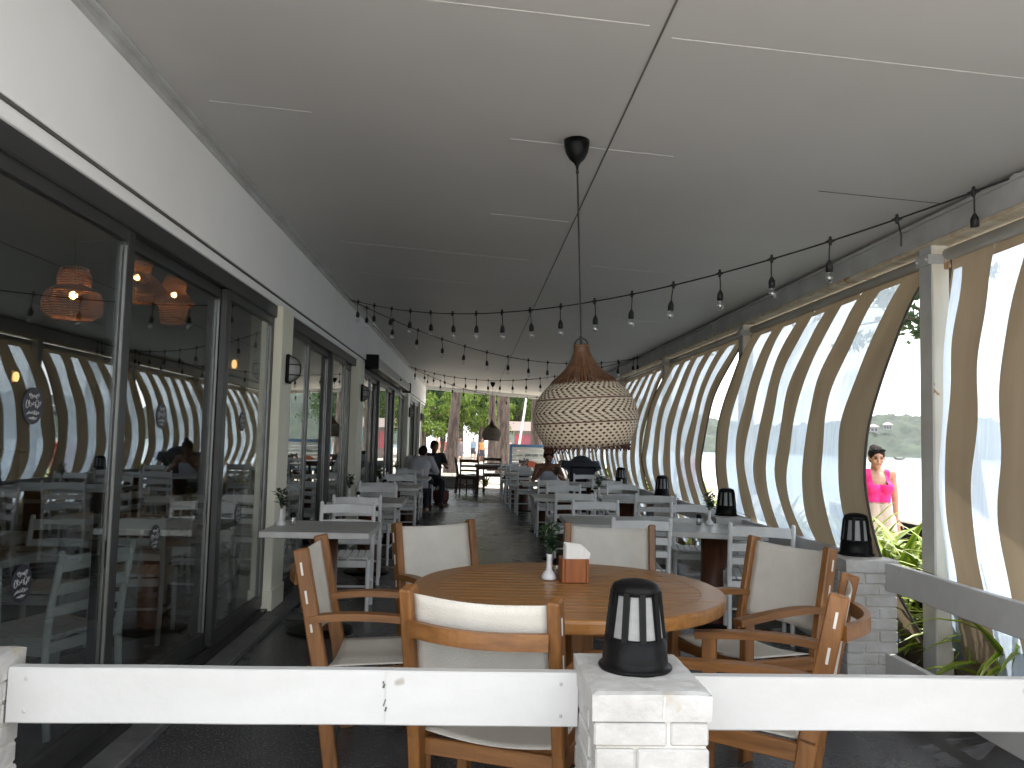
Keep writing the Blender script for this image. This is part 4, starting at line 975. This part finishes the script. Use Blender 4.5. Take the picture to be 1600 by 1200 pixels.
# people out on the beach
person('dark haired person in a red top standing just outside between two blinds', dict(look=(.3, 1, -.1)), (3.95, 14.6, -.26), PI - .4, skin_m, .014, False, 'long', [('top', redtop, lambda k, P: torso(k, P, .014), lambda p: .95 < p.z < 1.40 and abs(p.x) < .2, .016), ('skirt', redtop, lambda k, P: (torso(k, P, .016), [caps(k, P['hi' + s_], P['kn' + s_], .11, .10) for s_ in 'lr']), lambda p: .6 < p.z < .97 and abs(p.x) < .22, .018)])
crowd = [(-1.35, 44, 'red_cloth', (.55, .03, .03), 'distant beachgoer in red, left of the leaning trunk'), (-.75, 47, 'grey_cloth', (.15, .14, .15), 'distant beachgoer in dark grey beside the red one'), (-2.2, 50, 'sand_cloth', (.5, .4, .3), 'distant beachgoer in tan, leftmost by the building end'),
         (.55, 48, 'orange_cloth', (.75, .25, .08), 'distant beachgoer in orange, behind the dark table'), (1.15, 52, 'yellow_cloth', (.75, .58, .10), 'distant beachgoer in yellow behind the dark table'), (1.62, 46, 'coral_cloth', (.70, .12, .07), 'distant beachgoer in coral, just left of the big trunk'),
         (.05, 55, 'blue_cloth', (.20, .30, .42), 'distant beachgoer in pale blue, right of the leaning trunk'), (2.55, 56, 'pink_cloth', (.8, .25, .3), 'distant beachgoer in pink, behind the big trunk'), (5.6, 50, 'teal_cloth', (.1, .3, .3), 'distant beachgoer in teal, right of the fish sign')]
for i, (x, y, nm, c_, lb) in enumerate(crowd):
    cm = pmat(nm, c_, rough=.85)
    sgn = 1 if i % 2 else -1
    person(lb, dict(knl=(-.1, .1 * sgn, .49), anl=(-.1, .08 * sgn, .1), knr=(.1, -.04 * sgn, .49), anr=(.1, -.16 * sgn, .08), look=(sgn * .5, 1, 0)), (x, y, -.24), PI + .7 * sgn, (skin_m, skin_d)[i % 2], .022, False, ('short', 'long', 'bun')[i % 3],
           [('top', cm, lambda k, P: torso(k, P, .02), lambda p: .98 < p.z < 1.40, .022), ('shorts', cm if i % 3 else denim, lambda k, P: (torso(k, P, .02), [caps(k, P['hi' + s_], P['kn' + s_], .11, .09) for s_ in 'lr']), lambda p: .6 < p.z < 1.0, .022)], group='beachgoers in the distance')
# basket on the floor
bk = thing('woven_basket', 'red brown woven basket bag with cloth on top, on the floor by the seated couple', 'basket', (-.66, 17.7, 0))
k = MB(); k.lathe([(0, .0), (.14, 0), (.17, .08), (.18, .18), (.165, .27), (.155, .27), (.165, .17), (.13, .02), (0, .02)], 28); k.obj('basket', pmat('basket_weave', (.30, .07, .04), (.10, .03, .02), .8, (40, 40, 40), bump=1, bscale=60), bk)
k = MB(); k.grid(lambda u, v: (.15 * (2 * u - 1) * (1.05), .15 * (2 * v - 1), .27 + .05 * mnoise.noise((u * 5, v * 5, 1)) + .05 * (1 - (2 * u - 1) ** 2)), 14, 14); k.obj('cloth', wshirt, bk, thick=.006)
for s_ in (-1, 1): k = MB(); k.tube([(.13 * math.cos(a), s_ * .09, .26 + .17 * math.sin(a)) for a in [PI * q / 12 for q in range(13)]], .010, 6); k.obj('handle', darkwood, bk)

# ------------------------------------------------------------------ covered barbecue, sign, low wall
navy = pmat('navy_cover', (.018, .024, .036), (.011, .015, .024), .55, (5, 5, 5), bump=.6, bscale=9)
bq = thing('covered_barbecue', 'dark navy covered barbecue with domed lid and side shelves by the beach side', 'barbecue', (2.06, 15.1, 0), R(3))
k = MB(); k.grid(lambda u, v: ((u - .5) * .36, (v - .5) * .36, 1.03 + .11 * math.sqrt(max(0, 1 - (2 * u - 1) ** 2) ) * (1 - abs(2 * v - 1) ** 3) ** .5), 20, 16); k.obj('lid', navy, bq, thick=.01)
k = MB(); k.box((0, 0, .985), (.80, .42, .12), bev=.02)
for sx in (-1, 1): k.add([(sx * .40, -.21, .93), (sx * .24, -.21, .93), (sx * .22, -.21, .84), (sx * .40, .21, .93), (sx * .24, .21, .93), (sx * .22, .21, .84)], [(0, 1, 2), (3, 5, 4), (0, 2, 5, 3), (0, 3, 4, 1), (1, 4, 5, 2)])
k.obj('shelf_cover', navy, bq)
k = MB(); k.box((0, 0, .51), (.46, .38, .84), bev=.02); k.obj('cabinet', navy, bq)
for x in (-.19, .19):
    for y in (-.15, .15): k = MB(); k.lathe([(.001, 0), (.04, 0), (.04, .07), (.001, .09)], 10, (x, y, .003)); k.obj('wheel', black, bq)
sg = thing('fish_sign', 'white plank sign with blue frame and an orange red fish at the open end', 'sign', (1.86, 25.2, 0), R(2))
blue = pmat('blue_frame', (.10, .20, .36), (.08, .16, .29), .6, (5, 5, 30))
k = MB()
for i in range(7): k.box((0, 0, .43 + .117 * i), (1.26, .022, .108), bev=.004)
k.obj('planks', pmat('white_planks', (.66, .67, .62), (.55, .56, .52), .7, (3, 20, 30)), sg)
k = MB(); k.box((0, -.005, 1.225), (1.40, .05, .085)); k.box((0, -.005, .345), (1.40, .05, .085))
for sx in (-1, 1): k.box((sx * .66, -.006, .785), (.085, .05, .795))
k.obj('frame', blue, sg)
for sx in (-1, 1): k = MB(); k.box((sx * .60, .03, .3), (.06, .04, .62)); k.obj('leg', blue, sg)
k = MB(); out = [(-.36, .60), (-.28, .69), (-.20, .745), (-.08, .765), (.06, .74), (.18, .69), (.27, .655), (.33, .70), (.37, .735), (.355, .65), (.37, .57), (.32, .60), (.26, .625), (.14, .58), (.0, .555), (-.16, .545), (-.28, .56), (-.33, .575)]
n = len(out); k.add([(x, -.026, z) for x, z in out] + [(x, -.013, z) for x, z in out], [tuple(range(n))] + [(q, q + n, (q + 1) % n + n, (q + 1) % n) for q in range(n)])
for fx, fz in ((-.05, .55), (.05, .56)): k.add([(fx, -.022, fz), (fx + .07, -.022, fz), (fx + .03, -.022, fz - .07)], [(0, 1, 2)])
k.obj('fish', pmat('fish_paint', (.42, .10, .035), (.28, .06, .03), .6, (9, 9, 9)), sg)
k = MB(); k.ball((-.27, -.028, .64), .016, 6); k.obj('fish_eye', white, sg)
k = MB()
for ox, am in ((-.38, .018), (-.12, .045), (.10, .045), (.36, .018)):
    k.tube([(ox - .10 + .2 * q / 24, -.016, .93 + am * math.sin(q * 1.05) + .01 * math.cos(q * 2.3)) for q in range(25)], .006, 4)
k.obj('lettering', pmat('sign_ink', (.12, .15, .15)), sg)
lw = thing('low_wall', 'low concrete planter wall closing the far end of the floor', 'wall', (-.7, 23.35, 0))
k = MB(); k.box((0, 0, .12), (1.75, .22, .30), bev=.01); k.box((0, 0, .285), (1.82, .27, .04), bev=.008); k.obj('wall', pmat('concrete', (.34, .32, .29), (.26, .25, .22), .85, (4, 4, 4), bump=.4), lw)

# ------------------------------------------------------------------ plants
lg = pmat('leaf_green', (.12, .21, .018), (.06, .13, .012), .45, (9, 9, 9)); ly = pmat('leaf_yellow', (.28, .34, .022), (.21, .27, .016), .45, (9, 9, 9))
def spiky_root(seed, n=44):
    rnd = random.Random(seed); r = thing('spiky_plant', '', 'plant'); k = MB()
    for i in range(n):
        a = rnd.uniform(0, 6.28); ln = rnd.uniform(.45, .80); el = rnd.uniform(.55, 1.45); w = rnd.uniform(.015, .026); cv = rnd.uniform(.5, 1.5)
        p = Vector((rnd.uniform(-.07, .07), rnd.uniform(-.07, .07), 0)); vs = []; m_ = 8; sd = Vector((-math.sin(a), math.cos(a), 0))
        for q in range(m_ + 1):
            t_ = q / m_; e = el - cv * t_ * t_ * 1.3
            if q: p = p + Vector((math.cos(a) * math.cos(e), math.sin(a) * math.cos(e), math.sin(e))) * (ln / m_)
            ww = w * (math.sin(PI * min(1, .25 + .75 * t_)) + .02) * 1.25
            up = Vector((0, 0, ww * .35))
            vs += [p - sd * ww + up, p - sd * ww * .45 + up * .3, p, p + sd * ww * .45 + up * .3, p + sd * ww + up]
        for q in range(m_):
            for j in range(4): k.add([vs[q * 5 + j], vs[q * 5 + j + 1], vs[q * 5 + 5 + j + 1], vs[q * 5 + 5 + j]], [(0, 1, 2, 3)], 1 if j in (0, 3) else 0, True)
    k.obj('leaves', [lg, ly], r); return r
SP = [Kind(spiky_root(s_)) for s_ in (1, 2, 3)]
rnd = random.Random(21)
pl = thing('wooden_planter', 'long weathered wooden planter outside the blinds, full of spiky plants', 'planter', (3.32, 13, -.3)); k = MB()
for i in range(7):
    for sx in (-1, 1): k.box((sx * .34, -9.7 + 3.22 * i, .34), (.03, 3.2, .22)); k.box((sx * .34, -9.7 + 3.22 * i, .115), (.03, 3.2, .21))
k.obj('boards', pmat('weathered_wood', (.36, .24, .15), (.24, .15, .09), .8, (20, 2, 20)), pl)
k = MB(); k.grid(lambda u, v: ((u - .5) * .65, (v - .5) * 22.4, .40 + .02 * mnoise.noise((u * 5, v * 60, 0))), 6, 80); k.obj('soil', pmat('soil', (.10, .065, .04), rough=1, scale=(20, 20, 20)), pl)
y = 4.1; i = 0
while y < 23:
    for x in (3.10, 3.30, 3.50):
        if y > 8 and x > 3.3: continue
        SP[i % 3].put((x + rnd.uniform(-.07, .07), y + rnd.uniform(-.12, .12), .095), rnd.uniform(0, 6.28), 'yellow green striped spiky plant in the planter outside the blinds', 'spiky plants in the wooden planter', rnd.uniform(1.15, 1.4)); i += 1
    y += .34 if y < 8 else .6
for j in range(7):
    SP[j % 3].put((-1.3 + .28 * j + rnd.uniform(-.05, .05), 23.75 + rnd.uniform(-.08, .08), .0), rnd.uniform(0, 6.28), 'small yellow green spiky plant behind the low wall at the far end', 'spiky plants behind the low wall', .62)

def leaf_mat(name, c1, c2, tr=.35):
    m, t, b = nt(name); t.nodes.remove(b)
    g_ = N(t, 'ShaderNodeNewGeometry'); cr = N(t, 'ShaderNodeValToRGB'); L(t, g_.outputs['Random Per Island'], cr.inputs[0])
    cr.color_ramp.elements[0].color = c4(c2); cr.color_ramp.elements[1].color = c4(c1)
    d = N(t, 'ShaderNodeBsdfDiffuse'); tl = N(t, 'ShaderNodeBsdfTranslucent'); mx = N(t, 'ShaderNodeMixShader'); mx.inputs[0].default_value = tr
    L(t, cr.outputs[0], d.inputs[0]); L(t, cr.outputs[0], tl.inputs[0]); L(t, d.outputs[0], mx.inputs[1]); L(t, tl.outputs[0], mx.inputs[2]); L(t, mx.outputs[0], t.nodes['Material Output'].inputs[0])
    return m
leaf_dark = leaf_mat('foliage_dark', (.085, .125, .055), (.030, .055, .025)); leaf_mid = leaf_mat('foliage_mid', (.10, .155, .06), (.035, .07, .03)); leaf_lime = leaf_mat('foliage_lime', (.19, .26, .055), (.07, .12, .03))
def crown(k, c, rad, nclump, per, size, rnd, droop=.3):
    c = Vector(c)
    for i in range(nclump):
        while True:
            d = Vector((rnd.uniform(-1, 1), rnd.uniform(-1, 1), rnd.uniform(-1, 1)))
            if .25 < d.length < 1: break
        cc = c + Vector((d.x * rad[0], d.y * rad[1], d.z * rad[2])); cr_ = rnd.uniform(.10, .20) * max(rad)
        for j in range(per):
            p = cc + Vector((rnd.gauss(0, 1), rnd.gauss(0, 1), rnd.gauss(0, .6))) * cr_ * .6
            a = rnd.uniform(0, 6.28); e = rnd.uniform(-1.2, .5) - droop; dv = Vector((math.cos(a) * math.cos(e), math.sin(a) * math.cos(e), math.sin(e)))
            sd = dv.cross(Vector((rnd.uniform(-1, 1), rnd.uniform(-1, 1), rnd.uniform(-1, 1)))).normalized()
            ln = size * rnd.uniform(.6, 1.4); w = ln * .22
            k.add([p - dv * ln * .5, p + sd * w, p + dv * ln * .5, p - sd * w], [(0, 1, 2, 3)])
def tree(label, x, y, r0, h, lean, cr, leaf, seed, size=.24, per=80, name='pine_tree', group=None, nb=6):
    rnd = random.Random(seed); r = thing(name, label, 'tree', (x, y, -.25), 0, group); k = MB(); pts = []; rr = []
    for q in range(9):
        t_ = q / 8; pts.append(Vector((lean[0] * t_ * h + .12 * math.sin(t_ * 5 + seed) * t_, lean[1] * t_ * h, t_ * h))); rr.append(r0 * (1.25 - .25 * min(1, t_ * 6)) * (1 - .62 * t_))
    k.tube(pts, rr, 12); k.obj('trunk', bark, r)
    k = MB(); lv = MB()
    for c_, rad, n_ in cr:
        lim = pts[min(8, max(2, int(8 * max(.2, min(1, (c_[2] - rad[2] * .3) / h)))))]
        for b_ in range(nb):
            tgt = Vector(c_) + Vector((rnd.uniform(-.7, .7) * rad[0], rnd.uniform(-.7, .7) * rad[1], rnd.uniform(-.5, .6) * rad[2])); mid = lim.lerp(tgt, .5) + Vector((0, 0, .25)); k.tube([lim, mid, tgt], [r0 * .28, r0 * .16, r0 * .05], 5)
        crown(lv, c_, rad, n_, per, size, rnd)
    k.obj('limb', bark, r); lv.obj('crown', leaf, r); return r
tree('leaning pine trunk between the seated couple and the dark table', -1.05, 38, .27, 13, (.05, 0), [((.8, 1, 11), (4, 4, 3.2), 40)], leaf_dark, 1)
tree('thickest pine trunk, behind the small far pendant lamp', 1.36, 36, .29, 15, (-.004, 0), [((0, 1, 12.5), (4.5, 4.5, 3.5), 45)], leaf_dark, 2)
tree('dark slim pine trunk just left of the thickest trunk', 1.02, 41, .22, 13, (-.01, 0), [((0, 1, 11), (3.5, 4, 3), 35)], leaf_dark, 3)
tree('pine trunk right of the fish sign, beside the woven pendant', 3.0, 38, .26, 14, (0, 0), [((0, 0, 11.5), (4, 4, 3.4), 40)], leaf_dark, 4)
tree('dark trunk at the building end, behind the seated couple', -2.75, 36, .28, 12, (.02, .0), [((.5, 0, 10), (3.5, 3.5, 3), 30)], leaf_dark, 5)
for i, (x, y, h, rx, rz_, cz_, lf, lb) in enumerate(((-5.5, 62, 9, 4.2, 3.6, 5.6, leaf_mid, 'mid green bushy tree far left beyond the beach'), (-1.5, 66, 10, 4.0, 4.0, 6.2, leaf_lime, 'bright lime green tree left of the leaning trunk'), (2.2, 70, 11, 4.6, 4.4, 6.8, leaf_mid, 'mid green tree behind the thickest trunk'),
                                               (6.2, 72, 12, 4.6, 4.6, 7.6, leaf_dark, 'dark green tree right of the thickest trunk'), (.6, 58, 7, 2.6, 2.0, 3.7, leaf_lime, 'low lime green shrubby tree above the beach crowd'), (-3.4, 56, 7, 2.6, 1.8, 3.4, leaf_lime, 'low lime green tree by the building end'), (-1.2, 80, 15, 6.5, 5.5, 10, leaf_dark, 'tall blue green tree at the back of the beach'), (5.5, 84, 16, 7, 5.5, 11, leaf_dark, 'tall dark tree behind the kiosk'), (10.5, 75, 12, 5, 4.6, 7.5, leaf_mid, 'mid green tree far right beyond the kiosk'), (-10, 70, 13, 6, 5, 8, leaf_mid, 'green tree hidden beyond the restaurant end'), (4.1, 70, 8, 3.0, 2.4, 4.4, leaf_lime, 'low lime green tree above the beach kiosk'), (-2.2, 60, 8, 3.0, 2.6, 4.6, leaf_mid, 'mid green low tree behind the leaning trunk'))):
    tree(lb, x, y, .25, h, (.01 * (-1) ** i, 0), [((0, 0, cz_), (rx, rx, rz_), 75)], lf, 30 + i, .26, 95, 'bushy_tree', 'trees beyond the beach')
# overhanging pine near the water side
tree('pine tree by the water whose drooping sprays hang over the gap beside the post', 10.6, 16.5, .24, 8.5, (-.08, -.02), [((-1.6, .2, 5.0), (1.7, 1.8, 1.3), 26), ((-.9, 0, 7.4), (3.2, 3.2, 2.0), 34)], leaf_dark, 60, .20, 70)
tree('pine tree farther along the water, seen through the blinds', 9.5, 27, .26, 10, (-.05, 0), [((-.8, 0, 7.2), (3.4, 3.4, 2.6), 45)], leaf_dark, 61, .22, 60)
wp = thing('leaning_pole', 'thin white pole leaning beside the thickest trunk', 'pole', (1.72, 33, -.25)); k = MB(); k.tube([(0, 0, 0), (.62, .1, 4.6)], .045, 8); k.obj('pole', white, wp); k = MB(); k.ball((.62, .1, 4.6), .06, 6); k.obj('tip', white, wp)
kq = thing('beach_kiosk', 'small beach kiosk with pale pitched roof and red and teal panels behind the sign', 'kiosk', (4.45, 64, -.25)); k = MB(); k.box((0, 0, 1.2), (2.4, 1.8, 2.4)); k.obj('wall', pmat('kiosk_wall', (.20, .16, .15)), kq)
k = MB(); k.add([(-1.6, -1.3, 2.35), (1.6, -1.3, 2.35), (1.6, 1.3, 2.35), (-1.6, 1.3, 2.35), (-1.6, 0, 3.1), (1.6, 0, 3.1)], [(0, 1, 5, 4), (2, 3, 4, 5), (1, 2, 5), (3, 0, 4), (3, 2, 1, 0)]); k.obj('roof', pmat('kiosk_roof', (.20, .14, .12)), kq)
for x, c_, n_ in ((-.8, (.45, .06, .08), 'red_panel'), (-.1, (.30, .06, .10), 'maroon_panel'), (.65, (.05, .25, .25), 'teal_panel')): k = MB(); k.box((x, -.92, 1.4), (.6, .04, 1.3)); k.obj(n_, pmat(n_, c_), kq)
# boats, rocks
bt = thing('longtail_boat', 'tiny slim boat on the water under the wooded hill', 'boat', (147, 270, -2.5), R(20)); k = MB(); pr = []
k.grid(lambda u, v: ((u - .5) * 5.2, (v - .5) * 1.3 * math.sin(PI * min(1, max(.02, u * .96 + .02))) ** .6, .15 + 1.0 * abs(2 * v - 1) ** 2 * .5 + .6 * abs(2 * u - 1) ** 5), 20, 8); k.obj('hull', darkwood, bt, thick=.08)
k = MB(); k.box((.4, 0, 1.0), (1.4, .9, .06)); k.obj('awning', villa_wall, bt)
dg = thing('beached_dinghy', 'black dinghy bow with white rim on the sand behind the plants', 'boat', (7.15, 11.2, -.25), R(165)); k = MB()
hullf = lambda u, v: (1.9 - 2.6 * u, (v - .5) * 1.15 * min(1, .06 + 1.25 * u ** .6), .10 + .42 * abs(2 * v - 1) ** 1.6 + .34 * (1 - u) ** 2)
k.grid(hullf, 18, 12); k.obj('hull', black, dg, thick=.03)
k = MB(); k.tube([hullf(q / 18, 0) for q in range(19)][::-1] + [hullf(q / 18, 1) for q in range(19)], .03, 8); k.obj('rim', white, dg)
rk = pmat('beach_rock', (.30, .28, .26), (.10, .09, .085), .9, (5, 5, 5), bump=1, bscale=8)
rnd = random.Random(9)
def rock(seed):
    r = thing('beach_rock', '', 'rock'); k = MB(); t_ = MB().ball((0, 0, 0), 1, 9); k.add([Vector(p) * (1 + .45 * mnoise.noise(Vector(p) * 1.3 + Vector((seed, 0, 0)))) for p in t_.v], t_.f, 0, False); k.obj('stone', rk, r); r.scale = (1, 1, .6); return r
RK = Kind(rock(3.1))
for i in range(16):
    q = RK.put((6.2 + rnd.uniform(-.6, 2.6), 10.3 + rnd.uniform(-1.2, 3.5), -.22), rnd.uniform(0, 6.28), 'grey rock in the low pile behind the spiky plants', 'rocks on the beach behind the plants'); s_ = rnd.uniform(.14, .30); q.scale = (s_ * 1.5, s_, s_ * .7)

# ------------------------------------------------------------------ sea air
hz = MB(); hz.box((600, 340, 26), (1400, 960, 60)); m = bpy.data.materials.new('haze'); m.use_nodes = True; t = m.node_tree; t.nodes.remove(t.nodes['Principled BSDF'])
vp = N(t, 'ShaderNodeVolumePrincipled'); vp.inputs['Color'].default_value = (.92, .95, 1, 1); vp.inputs['Density'].default_value = .00016; vp.inputs['Anisotropy'].default_value = .2
L(t, vp.outputs[0], t.nodes['Material Output'].inputs['Volume']); ho = hz.obj('haze', m); ho['kind'] = 'stuff'
# ------------------------------------------------------------------ light, sky, camera
SUN_EL, SUN_AZ = 66, 60          # azimuth from +y towards +x
sl = bpy.data.lights.new('sun', 'SUN'); sl.energy = 3.0; sl.angle = R(.5); sl.color = (1, .96, .90)
so = bpy.data.objects.new('sun', sl); COL.objects.link(so)
sd = Vector((math.sin(R(SUN_AZ)) * math.cos(R(SUN_EL)), math.cos(R(SUN_AZ)) * math.cos(R(SUN_EL)), math.sin(R(SUN_EL))))
so.rotation_euler = sd.to_track_quat('Z', 'Y').to_euler(); so.location = (20, 10, 30)
W = bpy.data.worlds.new('World'); S.world = W; W.use_nodes = True; t = W.node_tree
bgn = t.nodes['Background']; sky = N(t, 'ShaderNodeTexSky'); sky.sky_type = 'NISHITA'; sky.sun_disc = False
sky.sun_elevation = R(SUN_EL); sky.sun_rotation = R(SUN_AZ); sky.dust_density = 3.0; sky.air_density = 1.0; sky.ozone_density = 1.0
tc = N(t, 'ShaderNodeTexCoord'); no = N(t, 'ShaderNodeTexNoise', Scale=2.2, Detail=6.0, Roughness=.6); L(t, tc.outputs['Generated'], no.inputs['Vector'])
cr = N(t, 'ShaderNodeValToRGB'); L(t, no.outputs[0], cr.inputs[0]); cr.color_ramp.elements[0].position = .35; cr.color_ramp.elements[1].position = .62
cr.color_ramp.elements[0].color = (.45,) * 3 + (1,); cr.color_ramp.elements[1].color = (.95,) * 3 + (1,)
mx = N(t, 'ShaderNodeMix', data_type='RGBA'); L(t, cr.outputs[0], mx.inputs[0]); L(t, sky.outputs[0], mx.inputs[6]); mx.inputs[7].default_value = (11.0, 11.2, 11.5, 1)
L(t, mx.outputs[2], bgn.inputs[0]); bgn.inputs[1].default_value = .12
cam = bpy.data.cameras.new('camera'); co = bpy.data.objects.new('camera', cam); COL.objects.link(co); S.camera = co
cam.sensor_width = 36; cam.lens = 36 * 1250 / 1600; cam.clip_end = 4000; cam.clip_start = .05
co.location = (0, 0, 1.42); co.rotation_mode = 'XYZ'
Mx = Matrix.Rotation(R(-2.70), 3, 'Z') @ Matrix.Rotation(R(90 + 3.95), 3, 'X') @ Matrix.Rotation(R(1.4), 3, 'Z')
co.rotation_euler = Mx.to_euler()
S.view_settings.view_transform = 'Standard'; S.view_settings.look = 'None'; S.view_settings.exposure = 1.44; S.view_settings.gamma = 1
S.render.engine = 'CYCLES'; S.cycles.use_denoising = True; S.cycles.denoiser = 'OPENIMAGEDENOISE'
S.cycles.max_bounces = 9; S.cycles.diffuse_bounces = 5; S.cycles.glossy_bounces = 4; S.cycles.transmission_bounces = 6; S.cycles.transparent_max_bounces = 16
S.cycles.sample_clamp_indirect = 6
